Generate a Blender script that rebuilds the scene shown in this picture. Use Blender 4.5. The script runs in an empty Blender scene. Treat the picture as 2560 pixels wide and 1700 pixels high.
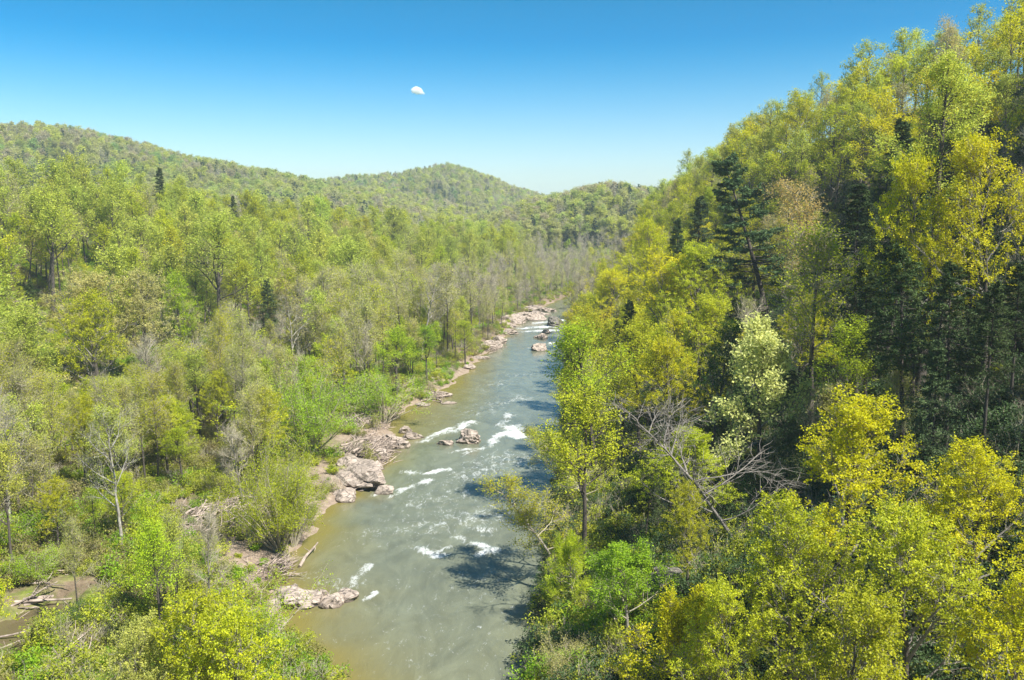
import bpy, math, random
import numpy as np
from mathutils import Vector, noise as mnoise

C = bpy.context.scene.collection
SC = bpy.context.scene
RNG = np.random.default_rng(7)
random.seed(7)

# ------------------------------------------------------------------ camera, sky, sun, exposure
CAMH, PITCH, FPX = 48.0, math.radians(8.05), 870.0      # focal length in pixels of a 1024 px wide frame
cam = bpy.data.cameras.new('camera'); cam.sensor_width = 36; cam.lens = 36 * FPX / 1024
cam.clip_start = 0.5; cam.clip_end = 20000
camo = bpy.data.objects.new('camera', cam); C.objects.link(camo)
camo.location = (0, 0, CAMH); camo.rotation_euler = (math.pi / 2 - PITCH, 0, 0)
SC.camera = camo

SUN_EL, SUN_AZ = math.radians(55), math.radians(128)     # azimuth clockwise from +Y (the view direction)
w = bpy.data.worlds.new('World'); SC.world = w; w.use_nodes = True
nt = w.node_tree; bg = nt.nodes['Background']
sky = nt.nodes.new('ShaderNodeTexSky'); sky.sky_type = 'NISHITA'; sky.sun_disc = False
sky.sun_elevation = SUN_EL; sky.sun_rotation = SUN_AZ
sky.altitude = 300; sky.air_density = 1.0; sky.dust_density = 0.9; sky.ozone_density = 3.0
hs = nt.nodes.new('ShaderNodeHueSaturation'); hs.inputs['Hue'].default_value = 0.475        # deeper blue overhead, pale towards the horizon
tcw = nt.nodes.new('ShaderNodeTexCoord'); sxyz = nt.nodes.new('ShaderNodeSeparateXYZ'); nt.links.new(tcw.outputs['Generated'], sxyz.inputs[0])
mr = nt.nodes.new('ShaderNodeMapRange'); mr.inputs['From Min'].default_value = 0.02; mr.inputs['From Max'].default_value = 0.32
mr.inputs['To Min'].default_value = 0.92; mr.inputs['To Max'].default_value = 2.3; nt.links.new(sxyz.outputs['Z'], mr.inputs['Value']); nt.links.new(mr.outputs[0], hs.inputs['Saturation'])
mr3 = nt.nodes.new('ShaderNodeMapRange'); mr3.inputs['From Min'].default_value = 0.03; mr3.inputs['From Max'].default_value = 0.28
mr3.inputs['To Min'].default_value = 0.497; mr3.inputs['To Max'].default_value = 0.464; nt.links.new(sxyz.outputs['Z'], mr3.inputs['Value']); nt.links.new(mr3.outputs[0], hs.inputs['Hue'])
mr2 = nt.nodes.new('ShaderNodeMapRange'); mr2.inputs['From Min'].default_value = 0.02; mr2.inputs['From Max'].default_value = 0.30
mr2.inputs['To Min'].default_value = 1.0; mr2.inputs['To Max'].default_value = 0.76; nt.links.new(sxyz.outputs['Z'], mr2.inputs['Value']); nt.links.new(mr2.outputs[0], hs.inputs['Value'])
gm = nt.nodes.new('ShaderNodeGamma'); gm.inputs[1].default_value = 1.4
nt.links.new(sky.outputs[0], hs.inputs['Color']); nt.links.new(hs.outputs[0], gm.inputs[0]); nt.links.new(gm.outputs[0], bg.inputs[0])
bg.inputs[1].default_value = 0.046
sl = bpy.data.lights.new('sun', 'SUN'); sl.energy = 5.0; sl.angle = math.radians(0.5); sl.color = (1.0, 0.97, 0.91)
so = bpy.data.objects.new('sun', sl); C.objects.link(so)
sd = Vector((math.sin(SUN_AZ) * math.cos(SUN_EL), math.cos(SUN_AZ) * math.cos(SUN_EL), math.sin(SUN_EL)))
so.rotation_euler = sd.to_track_quat('Z', 'Y').to_euler(); so.location = (0, 0, 300)
SC.view_settings.view_transform = 'Standard'; SC.view_settings.look = 'None'
SC.view_settings.gamma = 1; SC.view_settings.use_curve_mapping = False
SC.view_settings.exposure = 1.05
cy = SC.cycles
cy.max_bounces = 6; cy.diffuse_bounces = 4; cy.glossy_bounces = 2; cy.transmission_bounces = 4; cy.volume_bounces = 6
cy.transparent_max_bounces = 4; cy.caustics_reflective = False; cy.caustics_refractive = False
cy.sample_clamp_indirect = 4.0
try:
    cy.use_denoising = True
except Exception:
    pass

# ------------------------------------------------------------------ photo geometry: a direction of view turned into a place on the ground
S = 1024 / 2361.0
def ray(px, py):
    u = (px - 1180.5) * S / FPX; v = (784 - py) * S / FPX
    return np.array([u, math.cos(PITCH) + v * math.sin(PITCH), -math.sin(PITCH) + v * math.cos(PITCH)])
def on_water(px, py, z=0.0):
    d = ray(px, py); k = (z - CAMH) / d[2]
    return d[0] * k, d[1] * k
def at_depth(px, py, Y):
    d = ray(px, py); k = Y / d[1]
    return d[0] * k, Y, CAMH + d[2] * k
def project(x, y, z):
    dz = z - CAMH
    dep = y * math.cos(PITCH) - dz * math.sin(PITCH)
    up = y * math.sin(PITCH) + dz * math.cos(PITCH)
    dep = np.maximum(dep, 1e-3)
    return 1180.5 + x / dep * FPX / S, 784 - up / dep * FPX / S, dep

# ------------------------------------------------------------------ noise
_perm = np.random.default_rng(3).random((256, 256))
def vnoise(x, y):
    xi = np.floor(x).astype(int); yi = np.floor(y).astype(int)
    fx = x - xi; fy = y - yi
    fx = fx * fx * (3 - 2 * fx); fy = fy * fy * (3 - 2 * fy)
    g = lambda a, b: _perm[a % 256, b % 256]
    return (g(xi, yi) * (1 - fx) + g(xi + 1, yi) * fx) * (1 - fy) + (g(xi, yi + 1) * (1 - fx) + g(xi + 1, yi + 1) * fx) * fy
def fbm(x, y, o=4):
    s = 0; a = 0.5; t = 0
    for i in range(o):
        s = s + a * vnoise(x * 2 ** i + 17.3 * i, y * 2 ** i + 5.1 * i); t += a; a *= 0.5
    return s / t

# ------------------------------------------------------------------ terrain
L_PIX = [(770, 1568), (700, 1480), (655, 1400), (640, 1310), (690, 1265), (740, 1205), (790, 1155), (850, 1110), (890, 1050), (905, 1000),
         (915, 960), (960, 935), (1020, 905), (1080, 855), (1115, 820), (1160, 780), (1190, 748), (1235, 715)]
R_PIX = [(1205, 1568), (1255, 1400), (1260, 1280), (1275, 1180), (1290, 1080), (1300, 1000), (1300, 900), (1300, 830), (1305, 770), (1312, 735), (1330, 712)]
def bank(pix, extra):
    pts = sorted(extra + [on_water(*p)[::-1] for p in pix])
    a = np.array(pts); return a[:, 0], a[:, 1]
LY, LX = bank(L_PIX, [(-200, -8), (20, -12), (52, -16), (560, 42), (640, 66), (660, 66), (6000, 66)])
RY, RX = bank(R_PIX, [(-200, 12), (20, 5), (52, 1.5), (560, 62), (640, 72), (660, 66.5), (6000, 66.5)])
def xl(Y): return np.interp(Y, LY, LX) + 0.9 * np.sin(Y * 0.31) + 0.5 * np.sin(Y * 0.83 + 1)
def xr(Y): return np.interp(Y, RY, RX) + 0.5 * np.sin(Y * 0.27 + 2)
def sm(t): t = np.clip(t, 0, 1); return t * t * (3 - 2 * t)
CR = np.array([(-100, 125, 58), (45, 130, 64), (80, 134, 86), (130, 138, 92), (220, 130, 82), (270, 113, 75), (385, 102, 66), (430, 94, 57), (480, 88, 44), (560, 135, 34), (650, 170, 26), (760, 200, 14), (1000, 260, 8)])
LR = np.array([(-100, -185, 30), (100, -188, 33), (200, -192, 35), (330, -196, 36), (420, -164, 34), (480, -140, 29), (540, -104, 22), (620, -58, 15), (690, -30, 11), (780, -60, 4), (1000, -150, 3)])
POND_A, POND_B = np.array(on_water(-90, 1545, 1.0)), np.array(on_water(118, 1408, 1.0))
def seg_t(x, y, A, B):
    d = B - A; t = np.clip(((x - A[0]) * d[0] + (y - A[1]) * d[1]) / (d @ d), 0, 1)
    return t, np.hypot(x - A[0] - t * d[0], y - A[1] - t * d[1])
def hill(x, y, pts, Y0, wf, wb):
    a = np.array(pts); top = np.interp(x, a[:, 0], a[:, 1])
    e = np.where(y < Y0, (y - Y0) / wf, (y - Y0) / wb)
    return top * np.exp(-e * e)
BIG = [(-1400, 120), (-900, 138), (-700, 138), (-647, 136), (-548, 136), (-455, 119), (-400, 104), (-318, 82), (-209, 72), (-80, 45), (60, 12), (300, 0)]
MID = [(-1500, 90), (-700, 85), (-450, 84), (-322, 96), (-238, 113), (-150, 119), (-102, 119), (-43, 106), (16, 84), (60, 66), (120, 62), (300, 80), (900, 120)]
SPUR = [(-75, 0), (-45, 12), (-25, 26), (0, 39), (25, 48), (60, 57), (104, 63), (150, 62), (220, 78), (400, 110), (700, 130)]
def terrain(x, y):
    x = np.asarray(x, float); y = np.asarray(y, float)
    L = xl(y); R = xr(y)
    n = fbm(x / 23, y / 23) - 0.5; n2 = fbm(x / 5 + 40, y / 5) - 0.5
    # wooded flat, then the low spur
    dl = np.maximum(L - x, 0)
    xf = L - np.interp(y, [0, 120, 250, 400, 700], [62, 66, 62, 56, 40])
    lrx = np.interp(y, LR[:, 0], LR[:, 1]); lrz = np.interp(y, LR[:, 0], LR[:, 2])
    t = (xf - x) / np.maximum(xf - lrx, 8)
    zl = 1.7 * sm(dl / 7.0) + 1.3 * sm(dl / 45) + lrz * sm(t * 0.92 + 0.0) + n * 2.2 * sm(dl / 10) + n2 * 0.7 * sm(dl / 4)
    # steep slope
    dr = np.maximum(x - R, 0)
    cx = np.interp(y, CR[:, 0], CR[:, 1]); cz = np.interp(y, CR[:, 0], CR[:, 2])
    t = np.clip(dr / np.maximum(cx - R, 10), 0, 1.0)
    p = t - 0.085 * np.sin(np.pi * np.minimum(t / 0.62, 1)) + 0.05 * np.sin(np.pi * np.clip((t - 0.62) / 0.38, 0, 1))
    over = np.maximum(x - cx, 0)
    zr = 1.2 * sm(dr / 2.5) + cz * p + over * 0.08 + n * 5 * sm(dr / 18) + n2 * 1.2 * sm(dr / 6)
    z = np.where(x < L, zl, np.where(x > R, zr, 0))
    inside = np.minimum(x - L, R - x)
    z = np.where((x >= L) & (x <= R) & (y < 650), -np.minimum(2.2, 0.55 * np.maximum(inside, 0) + 0.05), z)
    far = np.maximum(hill(x, y, BIG, 1120, 360, 700), hill(x, y, MID, 1720, 420, 900))
    sp = hill(x, y, SPUR, 860, 105, 400)
    far = np.maximum(far, sp)
    far = far + (fbm(x / 110, y / 170) - 0.5) * 30 * sm((far - 6) / 60)
    gate = sm((y - 520) / 160)
    k = 0.06
    z = np.where((x > L) & (x < R) & (y < 640), z, np.maximum(z, far * gate))
    # pool of the side channel
    tt, dd = seg_t(x, y, POND_A, POND_B)
    wdt = 5.6 - 3.0 * tt ** 2
    m = 1 - sm((dd - wdt) / 2.2 + 0.35)
    z = np.where(x < L - 4, z * (1 - m) + 0.35 * m, z)
    return z

# ------------------------------------------------------------------ materials
def new_mat(name):
    m = bpy.data.materials.new(name); m.use_nodes = True
    nt = m.node_tree; b = nt.nodes['Principled BSDF']
    return m, nt, b
def N(nt, t, **kw):
    n = nt.nodes.new(t)
    for k, v in kw.items():
        if k in n.inputs.keys() if hasattr(n.inputs, 'keys') else False: n.inputs[k].default_value = v
        else: setattr(n, k, v)
    return n
def mixrgb(nt, fac, a, b, mode='MIX'):
    n = nt.nodes.new('ShaderNodeMix'); n.data_type = 'RGBA'; n.blend_type = mode
    def put(sock, v):
        if isinstance(v, bpy.types.NodeSocket): nt.links.new(v, sock)
        elif isinstance(v, (int, float)): sock.default_value = v
        else: sock.default_value = (*v, 1)
    put(n.inputs[0], fac); put(n.inputs[6], a); put(n.inputs[7], b)
    return n.outputs[2]
def ramp(nt, src, p0, p1):
    n = nt.nodes.new('ShaderNodeMapRange'); n.inputs['From Min'].default_value = p0; n.inputs['From Max'].default_value = p1
    nt.links.new(src, n.inputs['Value']); return n.outputs[0]
def noise_node(nt, scale, detail=4, coord='Object', rough=0.55):
    tc = nt.nodes.new('ShaderNodeTexCoord') if coord != 'World' else nt.nodes.new('ShaderNodeNewGeometry')
    n = nt.nodes.new('ShaderNodeTexNoise'); n.inputs['Scale'].default_value = scale; n.inputs['Detail'].default_value = detail
    n.inputs['Roughness'].default_value = rough
    nt.links.new(tc.outputs['Position' if coord == 'World' else coord], n.inputs['Vector']); return n.outputs['Fac']
def attr(nt, name, typ='GEOMETRY'):
    n = nt.nodes.new('ShaderNodeAttribute'); n.attribute_name = name; n.attribute_type = typ; return n

def leaf_mat(name, inst, trans=0.5):
    m, nt, b = new_mat(name)
    if inst: col = attr(nt, 'icol', 'INSTANCER').outputs['Color']
    else: col = nt.nodes.new('ShaderNodeObjectInfo').outputs['Color']
    t = attr(nt, 'tint')
    h = nt.nodes.new('ShaderNodeHueSaturation')
    hue = nt.nodes.new('ShaderNodeMapRange'); hue.inputs['To Min'].default_value = 0.486; hue.inputs['To Max'].default_value = 0.513
    nt.links.new(t.outputs['Fac'], hue.inputs['Value'])
    val = nt.nodes.new('ShaderNodeMapRange'); val.inputs['To Min'].default_value = 1.34; val.inputs['To Max'].default_value = 0.64
    nt.links.new(t.outputs['Fac'], val.inputs['Value'])
    nt.links.new(hue.outputs[0], h.inputs['Hue']); nt.links.new(val.outputs[0], h.inputs['Value']); nt.links.new(col, h.inputs['Color'])
    nt.links.new(h.outputs[0], b.inputs['Base Color'])
    b.inputs['Roughness'].default_value = 0.5; b.inputs['Specular IOR Level'].default_value = 0.3 if trans > .3 else 0.08
    tr = nt.nodes.new('ShaderNodeBsdfTranslucent'); nt.links.new(h.outputs[0], tr.inputs['Color'])
    mx = nt.nodes.new('ShaderNodeMixShader'); mx.inputs[0].default_value = trans
    nt.links.new(b.outputs[0], mx.inputs[1]); nt.links.new(tr.outputs[0], mx.inputs[2])
    nt.links.new(mx.outputs[0], nt.nodes['Material Output'].inputs['Surface'])
    return m
def bark_mat(name, c0, c1, scale=6):
    m, nt, b = new_mat(name)
    f = noise_node(nt, scale, 5)
    nt.links.new(mixrgb(nt, ramp(nt, f, 0.35, 0.65), c0, c1), b.inputs['Base Color'])
    b.inputs['Roughness'].default_value = 0.9
    bp = nt.nodes.new('ShaderNodeBump'); bp.inputs['Strength'].default_value = 0.6; bp.inputs['Distance'].default_value = 0.05
    nt.links.new(noise_node(nt, scale * 2.5, 3), bp.inputs['Height']); nt.links.new(bp.outputs[0], b.inputs['Normal'])
    return m
M = {}
M['leaf'] = leaf_mat('leaf', False); M['leaf_i'] = leaf_mat('forest_leaf', True)
M['needle'] = leaf_mat('needle', False, 0.12)
M['bark'] = bark_mat('bark_dark', (0.045, 0.036, 0.028), (0.11, 0.09, 0.07))
M['bark_grey'] = bark_mat('bark_grey', (0.15, 0.13, 0.11), (0.28, 0.25, 0.21))
M['bark_twig'] = bark_mat('bark_twig', (0.27, 0.235, 0.165), (0.43, 0.38, 0.27))
M['bark_white'] = bark_mat('bark_white', (0.20, 0.18, 0.145), (0.40, 0.37, 0.32), 1.2)
M['bark_syc'] = bark_mat('bark_mottled', (0.16, 0.13, 0.10), (0.48, 0.44, 0.37), 1.5)
M['drift'] = bark_mat('driftwood', (0.17, 0.13, 0.10), (0.42, 0.335, 0.27), 1.2)

def weather(m):
    nt = m.node_tree; b = nt.nodes['Principled BSDF']; src = b.inputs['Base Color'].links[0].from_socket
    mr_ = nt.nodes.new('ShaderNodeMapRange'); mr_.inputs['To Min'].default_value = 0.45; mr_.inputs['To Max'].default_value = 1.5
    nt.links.new(attr(nt, 'tint').outputs['Fac'], mr_.inputs['Value'])
    h = nt.nodes.new('ShaderNodeHueSaturation'); nt.links.new(src, h.inputs['Color']); nt.links.new(mr_.outputs[0], h.inputs['Value']); nt.links.new(h.outputs[0], b.inputs['Base Color'])
weather(M['drift'])
def ground_mat():
    m, nt, b = new_mat('forest_floor')
    f1 = noise_node(nt, 0.05, 5, 'World'); f2 = noise_node(nt, 0.9, 6, 'World', 0.7); f3 = noise_node(nt, 0.22, 5, 'World', 0.65)
    litter = mixrgb(nt, ramp(nt, f2, 0.3, 0.7), (0.105, 0.075, 0.048), (0.25, 0.19, 0.125))
    grass = mixrgb(nt, ramp(nt, f2, 0.3, 0.7), (0.07, 0.11, 0.014), (0.19, 0.22, 0.035))
    g = attr(nt, 'grass').outputs['Fac']
    mu = nt.nodes.new('ShaderNodeMath'); mu.operation = 'ADD'; nt.links.new(g, mu.inputs[0]); nt.links.new(f3, mu.inputs[1])
    c = mixrgb(nt, ramp(nt, mu.outputs[0], 0.78, 1.0), litter, grass)
    bankc = mixrgb(nt, ramp(nt, f2, 0.3, 0.7), (0.17, 0.125, 0.09), (0.36, 0.28, 0.21))
    c = mixrgb(nt, attr(nt, 'bank').outputs['Fac'], c, bankc)
    nt.links.new(c, b.inputs['Base Color']); b.inputs['Roughness'].default_value = 1; b.inputs['Specular IOR Level'].default_value = 0.1
    bp = nt.nodes.new('ShaderNodeBump'); bp.inputs['Strength'].default_value = 1; bp.inputs['Distance'].default_value = 0.25
    nt.links.new(f2, bp.inputs['Height']); nt.links.new(bp.outputs[0], b.inputs['Normal'])
    return m
def rock_mat(name, c0, c1, dark):
    m, nt, b = new_mat(name)
    f = noise_node(nt, 1.3, 8, 'World', 0.7); f2 = noise_node(nt, 0.45, 4, 'World')
    c = mixrgb(nt, ramp(nt, f, 0.36, 0.62), c0, c1)
    c = mixrgb(nt, ramp(nt, f2, 0.56, 0.72), c, dark)
    tc = nt.nodes.new('ShaderNodeTexCoord'); mp = nt.nodes.new('ShaderNodeMapping'); mp.inputs['Scale'].default_value = (0.55, 1.5, 1.9); mp.inputs['Rotation'].default_value = (0.3, 0.15, 0.5)
    nt.links.new(tc.outputs['Object'], mp.inputs['Vector'])
    vo = nt.nodes.new('ShaderNodeTexVoronoi'); vo.feature = 'DISTANCE_TO_EDGE'; vo.inputs['Scale'].default_value = 0.8
    dn = nt.nodes.new('ShaderNodeTexNoise'); dn.inputs['Scale'].default_value = 0.9; dn.inputs['Detail'].default_value = 4; nt.links.new(mp.outputs[0], dn.inputs['Vector'])
    ad = nt.nodes.new('ShaderNodeVectorMath'); ad.operation = 'ADD'; nt.links.new(mp.outputs[0], ad.inputs[0]); nt.links.new(dn.outputs['Color'], ad.inputs[1]); nt.links.new(ad.outputs[0], vo.inputs['Vector'])
    crack = ramp(nt, vo.outputs['Distance'], 0.0, 0.07)
    c = mixrgb(nt, crack, (0.07, 0.055, 0.045), c)
    geo = nt.nodes.new('ShaderNodeNewGeometry'); sep = nt.nodes.new('ShaderNodeSeparateXYZ'); nt.links.new(geo.outputs['Position'], sep.inputs[0])
    wet = ramp(nt, sep.outputs['Z'], 0.32, 0.05)          # soaked band at the waterline
    c = mixrgb(nt, wet, c, (0.09, 0.065, 0.045))
    nt.links.new(c, b.inputs['Base Color']); b.inputs['Roughness'].default_value = 0.85
    bp = nt.nodes.new('ShaderNodeBump'); bp.inputs['Strength'].default_value = 0.8; bp.inputs['Distance'].default_value = 0.12
    nt.links.new(f, bp.inputs['Height']); nt.links.new(bp.outputs[0], b.inputs['Normal'])
    return m
M['ground'] = ground_mat()
M['rock'] = rock_mat('pink_rock', (0.25, 0.195, 0.152), (0.44, 0.36, 0.295), (0.15, 0.12, 0.09))
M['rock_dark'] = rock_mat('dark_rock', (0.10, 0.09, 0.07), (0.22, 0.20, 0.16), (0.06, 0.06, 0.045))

def water_mat(name, murky, shallow, foam=True):
    m, nt, b = new_mat(name)
    geo = nt.nodes.new('ShaderNodeNewGeometry')
    mp = nt.nodes.new('ShaderNodeMapping'); mp.inputs['Scale'].default_value = (1.0, 0.45, 1.0); nt.links.new(geo.outputs['Position'], mp.inputs['Vector'])
    def nz(sc, det, rough=0.6, dist=0.0):
        n = nt.nodes.new('ShaderNodeTexNoise'); n.inputs['Scale'].default_value = sc; n.inputs['Detail'].default_value = det
        n.inputs['Roughness'].default_value = rough; n.inputs['Distortion'].default_value = dist
        nt.links.new(mp.outputs[0], n.inputs['Vector']); return n.outputs['Fac']
    c = murky
    if shallow:
        sh = attr(nt, 'shal').outputs['Fac']
        big = nz(0.09, 3)
        mu = nt.nodes.new('ShaderNodeMath'); mu.operation = 'MULTIPLY_ADD'; nt.links.new(big, mu.inputs[0]); mu.inputs[1].default_value = 0.5; nt.links.new(sh, mu.inputs[2])
        deep = mixrgb(nt, ramp(nt, nz(0.16, 5, 0.6, 2.0), 0.35, 0.68), tuple(v * 0.78 for v in murky), tuple(v * 1.18 for v in murky))
        c = mixrgb(nt, ramp(nt, mu.outputs[0], 0.35, 1.1), deep, shallow)
    rough_src = None
    if foam:
        fo = attr(nt, 'foam').outputs['Fac']
        n1 = nz(0.7, 8, 0.72, 1.6); n2 = nz(3.2, 6, 0.7, 1.0)
        e1 = ramp(nt, n1, 0.30, 0.70); e2 = ramp(nt, n2, 0.30, 0.70)
        a = nt.nodes.new('ShaderNodeMath'); a.operation = 'MULTIPLY_ADD'; nt.links.new(e2, a.inputs[0]); a.inputs[1].default_value = 0.6; nt.links.new(e1, a.inputs[2])
        a2 = nt.nodes.new('ShaderNodeMath'); a2.operation = 'MULTIPLY_ADD'; nt.links.new(fo, a2.inputs[0]); a2.inputs[1].default_value = 1.1; nt.links.new(a.outputs[0], a2.inputs[2])
        fm = ramp(nt, a2.outputs[0], 1.2, 2.5)
        c = mixrgb(nt, fm, c, (0.80, 0.82, 0.82))
        rr = nt.nodes.new('ShaderNodeMapRange'); rr.inputs['To Min'].default_value = 0.14; rr.inputs['To Max'].default_value = 0.7
        nt.links.new(fm, rr.inputs['Value']); nt.links.new(rr.outputs[0], b.inputs['Roughness'])
    else:
        b.inputs['Roughness'].default_value = 0.06
    if isinstance(c, tuple): b.inputs['Base Color'].default_value = (*c, 1)
    else: nt.links.new(c, b.inputs['Base Color'])
    b.inputs['IOR'].default_value = 1.33
    w1 = nz(0.8, 5, 0.6, 0.8)
    bp = nt.nodes.new('ShaderNodeBump'); bp.inputs['Strength'].default_value = 0.45 if foam else 0.12; bp.inputs['Distance'].default_value = 0.22
    nt.links.new(w1, bp.inputs['Height']); nt.links.new(bp.outputs[0], b.inputs['Normal'])
    return m
M['river'] = water_mat('river_water', (0.142, 0.150, 0.098), (0.17, 0.142, 0.04))
M['pond'] = water_mat('pond_water', (0.11, 0.088, 0.045), None, False)

# ------------------------------------------------------------------ mesh helpers
def quad_mesh(name, V, F, mats, mi=None, smooth=None, tint=None):
    V = np.asarray(V, np.float32); F = np.asarray(F, np.int32)
    me = bpy.data.meshes.new(name)
    me.vertices.add(len(V)); me.vertices.foreach_set('co', V.ravel())
    k = F.shape[1]
    me.loops.add(F.size); me.loops.foreach_set('vertex_index', F.ravel())
    me.polygons.add(len(F))
    me.polygons.foreach_set('loop_start', np.arange(0, F.size, k, dtype=np.int32))
    for m in mats: me.materials.append(m)
    if mi is not None: me.polygons.foreach_set('material_index', np.asarray(mi, np.int32))
    if smooth is not None: me.polygons.foreach_set('use_smooth', np.broadcast_to(np.asarray(smooth, bool), (len(F),)).copy())
    else: me.polygons.foreach_set('use_smooth', np.zeros(len(F), bool))
    if tint is not None:
        a = me.attributes.new('tint', 'FLOAT', 'FACE'); a.data.foreach_set('value', np.asarray(tint, np.float32))
    me.update(calc_edges=True)
    return me
def link(name, data, parent=None, **props):
    o = bpy.data.objects.new(name, data); C.objects.link(o)
    if parent is not None: o.parent = parent
    for k, v in props.items(): o[k] = v
    return o
def unit(a): return a / np.maximum(np.linalg.norm(a, axis=-1, keepdims=True), 1e-9)
def tubes(P, R, sides):
    """P (B,n,3), R (B,n) -> verts, quads"""
    B, n, _ = P.shape
    T = unit(np.gradient(P, axis=1))
    mean = unit(P[:, -1] - P[:, 0])
    ref = np.where(np.abs(mean[:, 2:3]) > 0.8, np.array([[1.0, 0, 0]]), np.array([[0, 0, 1.0]]))
    U = unit(np.cross(T, ref[:, None, :])); W = np.cross(T, U)
    a = np.arange(sides) * 2 * np.pi / sides
    V = P[:, :, None, :] + R[:, :, None, None] * (np.cos(a)[None, None, :, None] * U[:, :, None, :] + np.sin(a)[None, None, :, None] * W[:, :, None, :])
    idx = np.arange(B * n * sides).reshape(B, n, sides)
    nx = np.roll(idx, -1, axis=2)
    F = np.stack([idx[:, :-1], nx[:, :-1], nx[:, 1:], idx[:, 1:]], -1).reshape(-1, 4)
    return V.reshape(-1, 3), F
class Soup:
    def __init__(self): self.V = []; self.F = []; self.mi = []; self.sm = []; self.t = []; self.n = 0
    def add(self, V, F, mi, smooth, tint):
        self.V.append(V); self.F.append(F + self.n); self.n += len(V)
        self.mi.append(np.full(len(F), mi)); self.sm.append(np.full(len(F), smooth)); self.t.append(np.broadcast_to(tint, (len(F),)))
    def arrays(self): return np.concatenate(self.V), np.concatenate(self.F), np.concatenate(self.mi), np.concatenate(self.sm), np.concatenate(self.t)
    def mesh(self, name, mats):
        V, F, mi, s, t = self.arrays(); return quad_mesh(name, V, F, mats, mi, s, t)
def grow(r, p, d, L, n, wander, bend):
    d = unit(d); pts = [p]; step = (L / (n - 1))[:, None]
    for i in range(n - 1):
        d = unit(d + r.normal(0, wander, d.shape) + np.array([0, 0, 1.0]) * bend)
        p = p + d * step; pts.append(p)
    return np.stack(pts, 1)
def sample(P, bi, t):
    n = P.shape[1]; f = t * (n - 1); i = np.minimum(f.astype(int), n - 2); k = (f - i)[:, None]
    a = P[bi, i]; b = P[bi, i + 1]; return a * (1 - k) + b * k, unit(b - a)
def spawn(r, P, R, per, t0, t1, ang, angs):
    B = len(P); bi = np.repeat(np.arange(B), per)
    base = (np.tile(np.arange(per), B) + r.random(B * per)) / per
    t = t0 + (t1 - t0) * base
    pos, pd = sample(P, bi, t)
    rnd = r.normal(0, 1, pos.shape); perp = unit(rnd - (rnd * pd).sum(1, keepdims=True) * pd)
    a = np.radians(r.normal(ang, angs, len(bi)))[:, None]
    d = np.cos(a) * pd + np.sin(a) * perp
    f = t * (R.shape[1] - 1); i = np.minimum(f.astype(int), R.shape[1] - 2)
    return pos, d, R[bi, i], t, bi
def leaves(r, pos, size, aspect, upbias, flat=0.0):
    n = len(pos)
    nr = r.normal(0, 1, (n, 3)); nr[:, 2] = np.abs(nr[:, 2]) * (1 + upbias) + upbias * 0.4
    nr = unit(nr)
    rd = r.normal(0, 1, (n, 3)); a = unit(rd - (rd * nr).sum(1, keepdims=True) * nr); b = np.cross(nr, a)
    s = size * r.uniform(0.6, 1.35, (n, 1)); wd = s * aspect
    V = np.stack([pos - a * s * .5, pos + b * wd * .5 + nr * s * .12, pos + a * s * .5, pos - b * wd * .5 + nr * s * .12], 1).reshape(-1, 3)
    return V, np.arange(4 * n).reshape(n, 4)

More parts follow.
